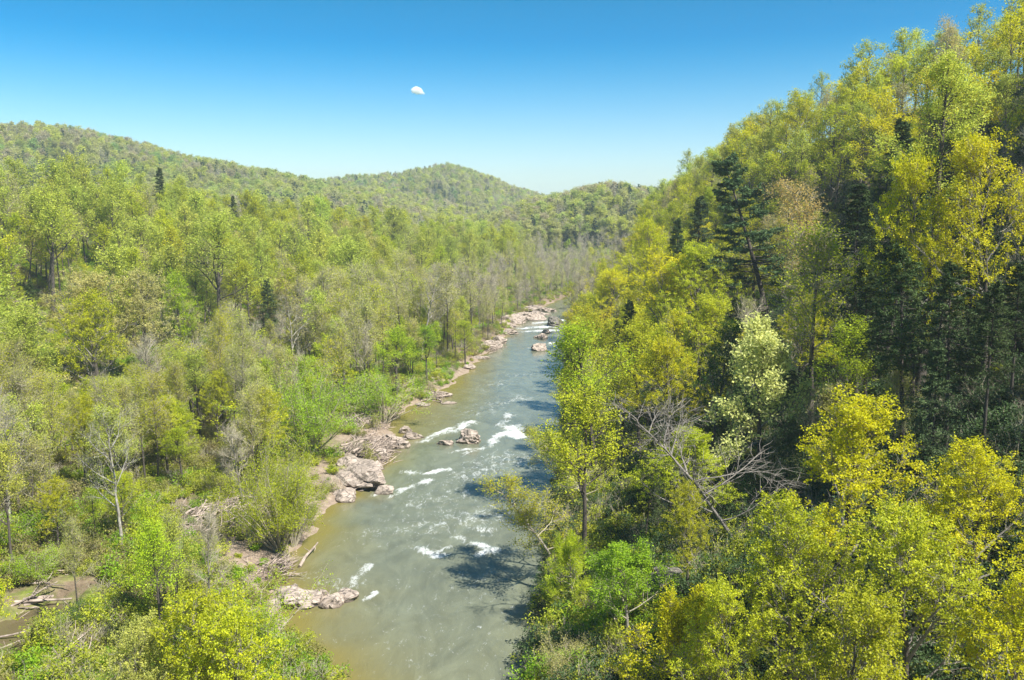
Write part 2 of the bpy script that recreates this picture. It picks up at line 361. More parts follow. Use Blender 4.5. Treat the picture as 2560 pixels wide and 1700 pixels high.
# ------------------------------------------------------------------ trees
class Arch: pass
def deciduous(seed, H=20, fork=0.35, nlimb=9, spread=0.36, el0=25, el1=65, upc=0.06, n2=7, n3=6, twig=1.4, lpt=9, lsize=0.24, lasp=0.62,
              clr=0.35, tr=0.24, limbk=0.016, lod=0, lean=(0, 0), curve=0.05, leafy=1.0, shape='round', shoot=0.12, tip=0.35):
    """one tree: trunk, main limbs (each its own mesh), crown of twigs and leaves"""
    r = np.random.default_rng(seed)
    A = Arch(); A.H = H
    n = 11
    z = np.linspace(0, 1, n)
    wob = np.cumsum(r.normal(0, curve, (n, 2)), 0) * (z[:, None] * H * 0.08)
    P = np.zeros((1, n, 3)); P[0, :, 2] = z * H * (0.93 if shape != 'round' else 0.86)
    P[0, :, 0] = wob[:, 0] + lean[0] * z ** 1.3 * H; P[0, :, 1] = wob[:, 1] + lean[1] * z ** 1.3 * H
    R = (tr * (1 - z) ** 0.75 + 0.025)[None, :].copy(); R[0, 0] *= 1.45; R[0, 1] *= 1.08
    A.trunk = tubes(P, R, 10 if lod == 0 else 5)
    # limbs
    f = fork + (0.97 - fork) * (np.arange(nlimb) + r.uniform(0.1, 0.9, nlimb)) / nlimb
    az = np.arange(nlimb) * 2.39996 + r.normal(0, 0.35, nlimb)
    g = (f - fork) / (1 - fork)
    el = np.radians(el0 + (el1 - el0) * g + r.normal(0, 7, nlimb))
    pos, _ = sample(P, np.zeros(nlimb, int), f)
    d = np.stack([np.cos(az) * np.cos(el), np.sin(az) * np.cos(el), np.sin(el)], 1)
    env = {'round': 1.05 - 0.62 * g ** 1.3, 'tall': 0.95 - 0.55 * g, 'vase': 0.85 - 0.25 * g, 'layer': 1.0 - 0.75 * g}[shape]
    LL = H * spread * env * r.uniform(0.85, 1.2, nlimb)
    nn = 8 if lod == 0 else 5
    P1 = grow(r, pos, d, LL, nn, 0.13, upc)
    R1 = np.minimum(tr * 0.55, limbk * LL + 0.03)[:, None] * (1 - np.linspace(0, 1, nn) ** 0.9 * 0.85)[None, :]
    A.limbs = [tubes(P1[i:i + 1], R1[i:i + 1], 6 if lod == 0 else 4) for i in range(nlimb)]
    # the leader counts as a limb for side branches
    s = Soup()
    pos, d, pr, t, bi = spawn(r, P1, R1, n2, 0.22, 1.0, 42, 12)
    L2 = LL[bi] * r.uniform(0.30, 0.55, len(bi)) * (1.15 - 0.6 * t)
    pl, dl, prl, tl, _ = spawn(r, P, R, n2, max(fork, 0.55), 1.0, 48, 10)
    pos = np.concatenate([pos, pl]); d = np.concatenate([d, dl]); pr = np.concatenate([pr, prl * 0.6]); L2 = np.concatenate([L2, H * spread * 0.42 * r.uniform(.6, 1.1, len(pl))])
    n2n = 5 if lod == 0 else 3
    P2 = grow(r, pos, d, L2, n2n, 0.16, upc)
    R2 = np.minimum(pr * 0.6, 0.012 * L2 + 0.012)[:, None] * np.linspace(1, 0.3, n2n)[None, :]
    V, F = tubes(P2, R2, 4 if lod == 0 else 3); s.add(V, F, 0, True, 0.5)
    pos, d, pr, t, bi = spawn(r, P2, R2, n3, 0.2, 1.0, 40, 14)
    L3 = twig * r.uniform(0.6, 1.3, len(pos))
    P3 = grow(r, pos, d, L3, 3, 0.2, upc + 0.04)
    R3 = np.full((len(pos), 1), shoot * 0.11) * np.array([[1, 0.7, 0.3]])
    if lod < 2:
        V, F = tubes(P3, R3, 3); s.add(V, F, 0, False, 0.5)
    A.bare = s
    # leaves in clumps round the twig ends
    if lpt > 0:
        B = len(P3); k = lpt
        ti = np.repeat(np.arange(B), k); keep = r.random(len(ti)) < leafy; ti = ti[keep]
        tt = r.uniform(tip, 1.05, len(ti)).clip(0, 1)
        lp, _ = sample(P3, ti, tt)
        lp = lp + r.normal(0, clr, lp.shape) * np.array([1, 1, 0.75])
        clump = r.random(B) * 0.55; tint = (clump[ti] + r.random(len(ti)) * 0.45)
        V, F = leaves(r, lp, lsize, lasp, 0.5)
        s.add(V, F, 1, False, tint)
    A.crown = s
    A.rad = H * spread * 0.9
    return A
def conifer(seed, H=22, base=0.18, rmax=0.17, nl=70, droop=-0.05, lod=0, tiers=0, lean=(0, 0), size=0.34, per=7, gap=0.0, tr=0.26):
    r = np.random.default_rng(seed); A = Arch(); A.H = H
    n = 11; z = np.linspace(0, 1, n)
    P = np.zeros((1, n, 3)); P[0, :, 2] = z * H
    P[0, :, 0] = lean[0] * z ** 1.2 * H + r.normal(0, 0.06, n).cumsum() * z; P[0, :, 1] = lean[1] * z * H
    R = (tr * (1 - z) ** 0.85 + 0.02)[None, :].copy(); R[0, 0] *= 1.3
    A.trunk = tubes(P, R, 10 if lod == 0 else 5)
    f = base + (0.985 - base) * (np.arange(nl) + r.random(nl)) / nl
    if tiers:
        ft = base + (0.97 - base) * (np.floor((f - base) / (1 - base) * tiers) + 0.5) / tiers
        f = ft + r.normal(0, 0.016, nl)
    az = np.arange(nl) * 2.39996 + r.normal(0, 0.4, nl)
    g = ((f - base) / (1 - base)).clip(0, 1)
    LL = H * rmax * ((1 - g) ** 0.8 * (0.45 + 0.55 * np.minimum(1, g * 5 + 0.35)) + 0.05) * r.uniform(0.5, 1.2, nl)
    if tiers: LL = LL * (0.75 + 0.6 * r.random(tiers + 1)[np.minimum(((f - base) / (1 - base) * tiers).astype(int).clip(0), tiers)])
    pos, _ = sample(P, np.zeros(nl, int), f.clip(0, 1))
    el = np.radians(-4 + 45 * g ** 2 + r.normal(0, 6, nl))
    d = np.stack([np.cos(az) * np.cos(el), np.sin(az) * np.cos(el), np.sin(el)], 1)
    P1 = grow(r, pos, d, LL, 6, 0.07, droop)
    R1 = (0.012 * LL + 0.012)[:, None] * np.linspace(1, 0.25, 6)[None, :]
    s = Soup()
    V, F = tubes(P1, R1, 4 if lod == 0 else 3); s.add(V, F, 0, True, 0.5)
    A.limbs = []
    p2, d2, pr, t, bi = spawn(r, P1, R1, per, 0.18 + gap, 1.0, 50, 10)
    d2[:, 2] *= 0.25; L2 = LL[bi] * 0.42 * (1.2 - t) + 0.25
    P2 = grow(r, p2, d2, L2, 3, 0.08, droop * 0.6)
    if lod == 0:
        V, F = tubes(P2, np.full((len(P2), 1), 0.012) * np.array([[1, .7, .3]]), 3); s.add(V, F, 0, False, 0.5)
    A.bare = s
    k = (20 if tiers else 12) if lod == 0 else 5
    ti = np.repeat(np.arange(len(P2)), k); tt = r.random(len(ti))
    lp, dd = sample(P2, ti, tt)
    lp = lp + r.normal(0, 0.11, lp.shape)
    V, F = leaves(r, lp, size, 0.34, 1.4 if not tiers else 0.5)
    tint = r.random(len(P2))[ti] * 0.6 + r.random(len(ti)) * 0.4
    s.add(V, F, 1, False, tint); A.crown = s; A.rad = H * rmax
    return A
def bush(seed, H=4, nst=16, lod=0, lpt=8, lsize=0.17, fan=0.55, n2=6, n3=4, clr=0.22, twig=0.7):
    r = np.random.default_rng(seed); A = Arch(); A.H = H
    az = r.random(nst) * 6.283; el = np.radians(r.uniform(38, 88, nst))
    d = np.stack([np.cos(az) * np.cos(el), np.sin(az) * np.cos(el), np.sin(el)], 1)
    p = np.stack([np.cos(az), np.sin(az), np.zeros(nst)], 1) * 0.25 * r.random((nst, 1))
    LL = H * r.uniform(0.65, 1.1, nst)
    P1 = grow(r, p, d, LL, 6, 0.1, 0.02)
    R1 = np.full((nst, 1), 0.011 * H + 0.012) * np.linspace(1, 0.2, 6)[None, :]
    A.trunk = tubes(P1, R1, 4 if lod == 0 else 3); A.limbs = []
    s = Soup()
    p2, d2, pr, t, bi = spawn(r, P1, R1, n2, 0.25, 1.0, 36, 12)
    P2 = grow(r, p2, d2, LL[bi] * 0.33 * r.uniform(.6, 1.2, len(bi)), 4, 0.15, 0.03)
    R2 = np.full((len(P2), 1), 0.014) * np.linspace(1, .3, 4)[None, :]
    if lod < 2:
        V, F = tubes(P2, R2, 3); s.add(V, F, 0, False, 0.5)
    p3, d3, pr, t, bi = spawn(r, P2, R2, n3, 0.2, 1.0, 40, 14)
    P3 = grow(r, p3, d3, twig * r.uniform(.6, 1.3, len(p3)), 3, 0.2, 0.03)
    if lod == 0:
        V, F = tubes(P3, np.full((len(P3), 1), 0.008) * np.array([[1, .7, .3]]), 3); s.add(V, F, 0, False, 0.5)
    if lpt:
        ti = np.repeat(np.arange(len(P3)), lpt); lp, _ = sample(P3, ti, r.uniform(0.2, 1, len(ti)))
        lp = lp + r.normal(0, clr, lp.shape); V, F = leaves(r, lp, lsize, 0.6, 0.5)
        s.add(V, F, 1, False, r.random(len(P3))[ti] * 0.55 + r.random(len(ti)) * 0.45)
    A.crown = s; A.rad = H * 0.62; A.bare = s
    return A

ARCH = {}
def reg(kind, lod, A, bark, twigm=None, leafm='leaf'):
    A.kind = kind; A.bark = bark; A.twigm = twigm or bark; A.leafm = leafm
    ARCH.setdefault((kind, lod), []).append(A)
# near and middle distance (lod 0), farther (lod 1)
for i in range(3): reg('oak', 0, deciduous(10 + i, H=19, fork=0.32, nlimb=14, spread=0.38, el0=26, el1=66, n2=8, n3=7, lpt=24, lsize=0.17, lasp=0.85, clr=0.17, twig=1.5, tr=0.32, curve=0.12, tip=0.7), 'bark', 'bark_grey')
for i in range(3): reg('poplar', 0, deciduous(30 + i, H=25, fork=0.44, nlimb=13, spread=0.29, el0=38, el1=72, n2=7, n3=6, lpt=10, lsize=0.27, clr=0.34, twig=1.4, tr=0.30, shape='tall'), 'bark', 'bark')
for i in range(3): reg('budding', 0, deciduous(50 + i, H=20, fork=0.40, nlimb=13, spread=0.25, el0=38, el1=74, n2=9, n3=9, lpt=5, lsize=0.20, clr=0.26, twig=1.5, tr=0.19, shape='vase', curve=0.1), 'bark', 'bark_twig')
for i in range(2): reg('bare', 0, deciduous(70 + i, H=18, fork=0.25, nlimb=12, spread=0.34, el0=36, el1=72, n2=10, n3=11, lpt=0, twig=1.7, tr=0.22, shape='vase', curve=0.12, shoot=0.15), 'bark_grey', 'bark_twig')
for i in range(2): reg('sycamore', 0, deciduous(80 + i, H=23, fork=0.38, nlimb=9, spread=0.34, el0=18, el1=62, n2=8, n3=8, lpt=3, lsize=0.18, clr=0.3, twig=1.6, tr=0.24, curve=0.16, upc=0.09, limbk=0.010), 'bark_syc', 'bark_white')
for i in range(2): reg('hemlock', 0, conifer(90 + i, H=24, base=0.26, rmax=0.20, nl=110, per=10, size=0.4), 'bark', 'bark', 'needle')
for i in range(2): reg('maple', 0, deciduous(196 + i, H=10, fork=0.10, nlimb=15, spread=0.48, el0=12, el1=72, n2=8, n3=7, lpt=24, lsize=0.15, lasp=0.8, clr=0.18, twig=1.0, tr=0.14, tip=0.5), 'bark_grey', 'bark_twig')
reg('tulip', 0, deciduous(96, H=46, fork=0.62, nlimb=13, spread=0.15, el0=20, el1=70, n2=9, n3=9, lpt=11, lsize=0.25, clr=0.3, twig=1.6, tr=0.62, shape='round', curve=0.06), 'bark', 'bark')
reg('hemlock_tall', 0, conifer(93, H=26, base=0.5, rmax=0.20, nl=90, per=9, size=0.4, tr=0.3), 'bark', 'bark', 'needle')
reg('snag', 0, deciduous(94, H=22, fork=0.35, nlimb=22, spread=0.07, el0=-8, el1=25, n2=3, n3=2, lpt=0, twig=0.5, tr=0.26, shape='tall', curve=0.05), 'bark', 'bark_grey')
reg('pine', 0, conifer(95, H=32, base=0.2, rmax=0.26, nl=96, tiers=11, droop=0.03, lean=(-0.2, 0), size=0.55, per=15, gap=0.15, tr=0.42), 'bark', 'bark', 'needle')
for i in range(2): reg('leaning', 0, deciduous(190 + i, H=13, fork=0.2, nlimb=13, spread=0.40, el0=10, el1=50, n2=9, n3=8, lpt=8, lsize=0.2, clr=0.26, twig=1.4, tr=0.16, lean=(-0.5, -0.1), curve=0.12, upc=0.04), 'bark_grey', 'bark_twig')
reg('dead', 0, deciduous(97, H=17, fork=0.2, nlimb=13, spread=0.42, el0=30, el1=70, n2=8, n3=6, lpt=0, twig=1.6, tr=0.17, lean=(-0.5, -0.05), curve=0.22, shoot=0.16, upc=0.0, limbk=0.011), 'bark_grey', 'bark_grey')
reg('cream', 0, deciduous(98, H=11, fork=0.28, nlimb=10, spread=0.46, el0=10, el1=55, n2=8, n3=8, lpt=13, lsize=0.24, clr=0.24, twig=1.0, tr=0.17, shape='layer', curve=0.2), 'bark', 'bark_grey')
for i in range(2): reg('bush', 0, bush(100 + i, H=5, nst=22, lpt=16, lsize=0.115, clr=.2), 'bark_twig', 'bark_twig')
reg('willow', 0, bush(105, H=8, nst=34, lpt=17, lsize=0.13, n2=8, n3=5, clr=0.2, twig=0.9), 'bark_twig', 'bark_twig')
for i in range(2): reg('oak', 1, deciduous(110 + i, H=19, fork=0.30, nlimb=9, spread=0.38, el0=18, el1=66, n2=6, n3=5, lpt=9, lsize=0.42, clr=0.36, twig=1.4, tr=0.30, lod=1), 'bark', 'bark_grey')
for i in range(3): reg('poplar', 1, deciduous(120 + i, H=25, fork=0.46, nlimb=11, spread=0.29, el0=34, el1=74, n2=7, n3=5, lpt=7, lsize=0.40, clr=0.36, twig=1.5, tr=0.30, shape='tall', lod=1), 'bark', 'bark')
for i in range(2): reg('budding', 1, deciduous(130 + i, H=20, fork=0.42, nlimb=11, spread=0.25, el0=38, el1=74, n2=7, n3=6, lpt=4, lsize=0.32, clr=0.3, twig=1.7, tr=0.22, shape='vase', lod=1, shoot=0.22), 'bark', 'bark_twig')
for i in range(2): reg('bare', 1, deciduous(140 + i, H=18, fork=0.25, nlimb=11, spread=0.34, el0=36, el1=72, n2=8, n3=8, lpt=0, twig=1.9, tr=0.20, shape='vase', lod=1, shoot=0.26), 'bark_grey', 'bark_twig')
for i in range(2): reg('hemlock', 1, conifer(150 + i, H=24, base=0.2, rmax=0.17, nl=55, per=6, lod=1, size=0.6), 'bark', 'bark', 'needle')
reg('bush', 1, bush(160, H=5, nst=12, lod=1, lpt=7, lsize=0.34, n2=5, n3=3, clr=0.3), 'bark_twig', 'bark_twig')
reg('sycamore', 1, ARCH[('sycamore', 0)][0], 'bark_syc', 'bark_white')
# far ridges (lod 2)
for i in range(3): reg('puff', 2, deciduous(170 + i, H=19, fork=0.2, nlimb=9, spread=0.30, el0=15, el1=70, n2=6, n3=4, lpt=8, lsize=0.62, lasp=0.8, clr=0.5, twig=1.8, tr=0.25, lod=2), 'bark', 'bark_grey')
reg('puff_bare', 2, deciduous(180, H=18, fork=0.2, nlimb=9, spread=0.30, el0=30, el1=72, n2=5, n3=3, lpt=3, lsize=0.65, lasp=0.5, clr=0.6, twig=2.0, tr=0.2, lod=2, shape='vase'), 'bark_grey', 'bark_twig')
reg('puff_pine', 2, conifer(185, H=22, base=0.1, rmax=0.19, nl=40, per=4, lod=1, size=1.0), 'bark', 'bark', 'needle')

def arch_meshes(A):
    """object meshes of an archetype, made once and shared by its copies"""
    if hasattr(A, 'me'): return A.me
    tr = quad_mesh('trunk', *A.trunk, [M[A.bark]], None, True)
    lm = [quad_mesh('limb', V, F, [M[A.twigm]], None, True) for V, F in A.limbs]
    cr = A.crown.mesh('crown', [M[A.twigm], M[A.leafm]])
    A.me = (tr, lm, cr)
    s = Soup()
    for V, F in A.limbs: s.add(V, F, 0, True, 0.5)
    V, F, mi, sm_, t = A.crown.arrays(); 
    A.crown_limbs = None
    return A.me
def crown_with_limbs(A):
    if getattr(A, 'cwl', None): return A.cwl
    s = Soup()
    for V, F in A.limbs: s.add(V, F, 0, True, 0.5)
    s.n_limb = s.n
    V, F, mi, sm_, t = A.crown.arrays()
    s.V.append(V); s.F.append(F + s.n); s.mi.append(mi); s.sm.append(sm_); s.t.append(t); s.n += len(V)
    A.cwl = s.mesh('crown', [M[A.twigm], M[A.leafm]]); return A.cwl

def stuff_instances(name, archs, pos, rotz, scl, pick, col):
    """ONE object: the archetypes as islands of its own mesh, set out over its loose points by geometry nodes"""
    mats = []; Vs = []; Fs = []; mis = []; sms = []; ts = []; aid = []; n = 0
    def slot(m):
        if m not in mats: mats.append(m)
        return mats.index(m)
    for k, A in enumerate(archs):
        s = Soup(); s.add(*A.trunk, 2, True, 0.5)
        for V, F in A.limbs: s.add(V, F, 0, True, 0.5)
        V, F, mi, sm_, t = A.crown.arrays()
        s.V.append(V); s.F.append(F + s.n); s.mi.append(mi); s.sm.append(sm_); s.t.append(t); s.n += len(V)
        V, F, mi, sm_, t = s.arrays()
        look = np.array([slot(M[A.twigm]), slot(M['leaf_i']), slot(M[A.bark])])
        Vs.append(V); Fs.append(F + n); n += len(V); mis.append(look[mi]); sms.append(sm_); ts.append(t); aid.append(np.full(len(V), k))
    nm = n
    V = np.concatenate(Vs + [pos]); aid = np.concatenate(aid + [-(np.asarray(pick) + 1)])
    me = quad_mesh(name, V, np.concatenate(Fs), mats, np.concatenate(mis), np.concatenate(sms), np.concatenate(ts))
    npts = len(pos)
    a = me.attributes.new('aid', 'INT', 'POINT'); a.data.foreach_set('value', aid.astype(np.int32))
    rot = np.zeros((nm + npts, 3), np.float32); rot[nm:, 2] = rotz; rot[nm:, :2] = np.random.default_rng(5).normal(0, .06, (npts, 2))
    a = me.attributes.new('rot', 'FLOAT_VECTOR', 'POINT'); a.data.foreach_set('vector', rot.ravel())
    sc = np.ones((nm + npts, 3), np.float32); sc[nm:] = scl
    a = me.attributes.new('scl', 'FLOAT_VECTOR', 'POINT'); a.data.foreach_set('vector', sc.ravel())
    cc = np.ones((nm + npts, 4), np.float32); cc[nm:, :3] = col
    a = me.attributes.new('icol', 'FLOAT_COLOR', 'POINT'); a.data.foreach_set('color', cc.ravel())
    o = link(name, me, kind='stuff')
    ng = bpy.data.node_groups.new(name, 'GeometryNodeTree')
    ng.interface.new_socket('Geometry', in_out='INPUT', socket_type='NodeSocketGeometry')
    ng.interface.new_socket('Geometry', in_out='OUTPUT', socket_type='NodeSocketGeometry')
    gi = ng.nodes.new('NodeGroupInput'); go = ng.nodes.new('NodeGroupOutput'); jn = ng.nodes.new('GeometryNodeJoinGeometry')
    def named(nm_, t):
        x = ng.nodes.new('GeometryNodeInputNamedAttribute'); x.data_type = t; x.inputs['Name'].default_value = nm_; return x.outputs['Attribute']
    ai = named('aid', 'INT'); ro = named('rot', 'FLOAT_VECTOR'); sc_ = named('scl', 'FLOAT_VECTOR')
    def sep(v):
        c = ng.nodes.new('FunctionNodeCompare'); c.data_type = 'INT'; c.operation = 'EQUAL'
        ng.links.new(ai, c.inputs[2]); c.inputs[3].default_value = v
        s = ng.nodes.new('GeometryNodeSeparateGeometry'); s.domain = 'POINT'
        ng.links.new(gi.outputs[0], s.inputs['Geometry']); ng.links.new(c.outputs[0], s.inputs['Selection']); return s.outputs[0]
    for k in range(len(archs)):
        ip = ng.nodes.new('GeometryNodeInstanceOnPoints')
        ng.links.new(sep(-(k + 1)), ip.inputs['Points']); ng.links.new(sep(k), ip.inputs['Instance'])
        e = ng.nodes.new('FunctionNodeEulerToRotation'); ng.links.new(ro, e.inputs[0])
        ng.links.new(e.outputs[0], ip.inputs['Rotation']); ng.links.new(sc_, ip.inputs['Scale'])
        ng.links.new(ip.outputs[0], jn.inputs[0])
    ng.links.new(jn.outputs[0], go.inputs[0])
    md = o.modifiers.new('set_out', 'NODES'); md.node_group = ng
    return o

# ------------------------------------------------------------------ ground and water
def axis(*segs):
    out = []
    for a, b, st in segs: out += list(np.arange(a, b, st))
    return np.array(out + [segs[-1][1]])
gx = axis((-1500, -400, 55), (-400, -200, 12), (-200, -75, 5), (-75, 60, 1.5), (60, 180, 5), (180, 420, 20), (420, 1000, 60))
gy = axis((-60, 40, 8), (40, 260, 1.8), (260, 520, 3.5), (520, 1000, 10), (1000, 2600, 40), (2600, 6000, 200))
GX, GY = np.meshgrid(gx, gy); GZ = terrain(GX, GY)
ni, nj = GX.shape
idx = np.arange(ni * nj).reshape(ni, nj)
F = np.stack([idx[:-1, :-1], idx[:-1, 1:], idx[1:, 1:], idx[1:, :-1]], -1).reshape(-1, 4)
me = quad_mesh('ground', np.stack([GX, GY, GZ], -1).reshape(-1, 3), F, [M['ground']], None, True)
dl = xl(GY) - GX; dr = GX - xr(GY)
grass = np.where(dl > 0, 0.30 * sm(dl / 14) * (0.5 + fbm(GX / 14, GY / 14)), 0.10 * sm(dr / 8)) * (1 - 0.8 * sm((GX - 20) / 40) * (GY < 560)) + 0.10 + 0.6 * sm((GY - 620) / 60)
bk = np.where(dl > 0, 1 - sm((dl - np.interp(GY, [60, 240, 300], [9, 7, 0])) / 6), 1 - sm((dr - 1) / 4)) * (GY < 500)
for nm_, arr in (('grass', grass), ('bank', bk)):
    a = me.attributes.new(nm_, 'FLOAT', 'POINT'); a.data.foreach_set('value', arr.astype(np.float32).ravel())
link('ground', me, kind='structure')

# rapids: (pixel of the photo on the water plane) centre, half length along, half width across, strength
FOAM = [((1030, 1000), (1085, 975), 2.2, 1.0), ((975, 1018), (1040, 985), 1.6, 1.0), ((1170, 980), (1200, 1005), 3.6, 1.3), ((1110, 1035), (1165, 1000), 1.6, 1.0),
        ((1040, 1040), (1110, 1032), 1.2, .9), ((945, 1092), (1030, 1085), 1.7, 1.15), ((975, 1118), (1000, 1108), 1.5, 1.1), ((905, 1145), (985, 1112), 1.1, .9),
        ((860, 1142), (880, 1130), 1.1, 1.2), ((1065, 1050), (1090, 1040), 1.0, .8), ((1165, 975), (1175, 955), 2.0, .7),
        ((970, 1262), (1020, 1280), 1.2, 1.0), ((1000, 1275), (1035, 1262), .9, .8), ((1060, 1240), (1110, 1262), 1.2, 1.0), ((1095, 1280), (1140, 1265), 1.4, 1.0), ((1040, 1195), (1110, 1220), 2.6, .55),
        ((960, 1180), (1100, 1190), 5.0, .36), ((850, 1240), (1000, 1225), 3.5, .36), ((800, 1360), (830, 1310), 1.0, .75), ((805, 1345), (812, 1335), .7, 1.0), ((830, 1395), (862, 1365), .6, 1.0),
        ((1000, 1150), (1150, 1100), 7.0, .33), ((700, 1330), (800, 1350), 3, .35), ((1130, 1170), (1180, 1140), 4, .42),
        ((1200, 757), (1290, 752), 5.5, 1.25), ((1215, 765), (1275, 762), 4.5, 1.2), ((1240, 745), (1300, 738), 5, 1.1), ((1265, 795), (1275, 790), 1.5, 1.0), ((1215, 803), (1225, 803), 1.2, .9),
        ((980, 1160), (1180, 1060), 9, .42), ((880, 1230), (1130, 1190), 8, .38), ((1050, 960), (1190, 920), 9, .36), ((1110, 900), (1210, 860), 9, .28), ((1000, 1420), (1100, 1340), 10, .2), ((900, 1500), (1150, 1450), 12, .14), ((1100, 900), (1200, 880), 14, .16), ((1100, 950), (1180, 930), 6, .30)]
def foam_at(x, y):
    f = np.zeros_like(x)
    wx = x + 3.2 * (fbm(x / 3.5, y / 5, 3) - 0.5); wy = y + 5.0 * (fbm(x / 4 + 30, y / 6, 3) - 0.5)
    br = 0.25 + 1.25 * fbm(x / 1.6 + 3, y / 3.0, 3)
    for p, q, wd, st in FOAM:
        A = np.array(on_water(*p)); B = np.array(on_water(*q))
        t, d = seg_t(wx, wy, A, B)
        f = np.maximum(f, st * np.exp(-(d / (wd * 0.85)) ** 2) * (0.75 + 0.5 * t))
    return f * br
ry = axis((20, 90, 1.5), (90, 260, 0.5), (260, 520, 1.0), (520, 1300, 8))
tx = np.linspace(0, 1, 96)
L0 = xl(ry) - 3.5; R0 = xr(ry) + 3.0
WX = L0[:, None] + (R0 - L0)[:, None] * tx[None, :]; WY = np.repeat(ry[:, None], len(tx), 1)
fo = foam_at(WX, WY)
WZ = 0.05 * (fbm(WX / 1.7, WY / 2.6, 3) - 0.5) + 0.55 * fo * (fbm(WX / 1.1 + 9, WY / 1.6, 3) - 0.45) * (fo > 0.2)
ni, nj = WX.shape; idx = np.arange(ni * nj).reshape(ni, nj)
F = np.stack([idx[:-1, :-1], idx[:-1, 1:], idx[1:, 1:], idx[1:, :-1]], -1).reshape(-1, 4)
me = quad_mesh('river', np.stack([WX, WY, WZ], -1).reshape(-1, 3), F, [M['river']], None, True)
dsh = WX - xl(WY)[:, :]
shal = np.exp(-np.maximum(dsh, 0) / np.interp(WY, [80, 115, 140, 170, 200, 240, 300], [7.0, 8.5, 2.5, 3.0, 10.0, 8.0, 1.5]))
for nm_, arr in (('foam', fo), ('shal', shal)):
    a = me.attributes.new(nm_, 'FLOAT', 'POINT'); a.data.foreach_set('value', arr.astype(np.float32).ravel())
link('river', me, kind='structure')
# pool in the side channel
px, py = np.meshgrid(np.linspace(-9, 9, 19), np.linspace(-8, 38, 47))
dv = unit((POND_B - POND_A)[None])[0]; nv = np.array([-dv[1], dv[0]])
W = POND_A[None, None] + px[..., None] * nv + py[..., None] * dv
Wz = np.full(px.shape, 1.0); ok = terrain(W[..., 0], W[..., 1]) < 1.6
ni, nj = px.shape; idx = np.arange(ni * nj).reshape(ni, nj)
F = np.stack([idx[:-1, :-1], idx[:-1, 1:], idx[1:, 1:], idx[1:, :-1]], -1).reshape(-1, 4)
F = F[ok.ravel()[F].all(1)] if ok.ravel()[F].all(1).sum() > 10 else F
link('pond', quad_mesh('pond', np.dstack([W, Wz]).reshape(-1, 3), F, [M['pond']], None, True), kind='structure')

# ------------------------------------------------------------------ rocks
def make_rock(seed, size, sub=4):
    """layered outcrop: a displaced, faceted body with tilted strata"""
    import bmesh
    bm = bmesh.new(); bmesh.ops.create_icosphere(bm, subdivisions=sub, radius=1)
    o = Vector((seed * 3.1, seed * 1.7, seed * 0.9)); sx, sy, sz = size
    rn = random.Random(seed)
    planes = [(Vector((rn.gauss(0, 1), rn.gauss(0, 1), rn.gauss(0, .6))).normalized(), rn.uniform(0.5, 0.85)) for _ in range(11)]
    st = Vector((rn.uniform(-.3, .3), rn.uniform(-.5, -.2), 1)).normalized()
    for v in bm.verts:
        p = v.co.copy()
        for nrm, dd in planes:
            e = p.dot(nrm) - dd
            if e > 0: p -= nrm * e * 0.92
        p *= 1 + 0.30 * mnoise.noise(p * 1.3 + o) + 0.14 * mnoise.noise(p * 3.1 + o)
        s = p.dot(st) * 3.6 + mnoise.noise(p * 1.6 + o) * 0.9
        fr = s - math.floor(s)
        stepv = (fr - 0.5) * 0.2 if fr < 0.82 else -0.2
        out = Vector((p.x, p.y, 0))
        p += out * stepv + Vector((0, 0, 0.05 * mnoise.noise(p * 7 + o)))
        v.co = Vector((p.x * sx, p.y * sy, p.z * sz))
    for f in bm.faces: f.smooth = False
    me = bpy.data.meshes.new('rock'); bm.to_mesh(me); bm.free()
    return me
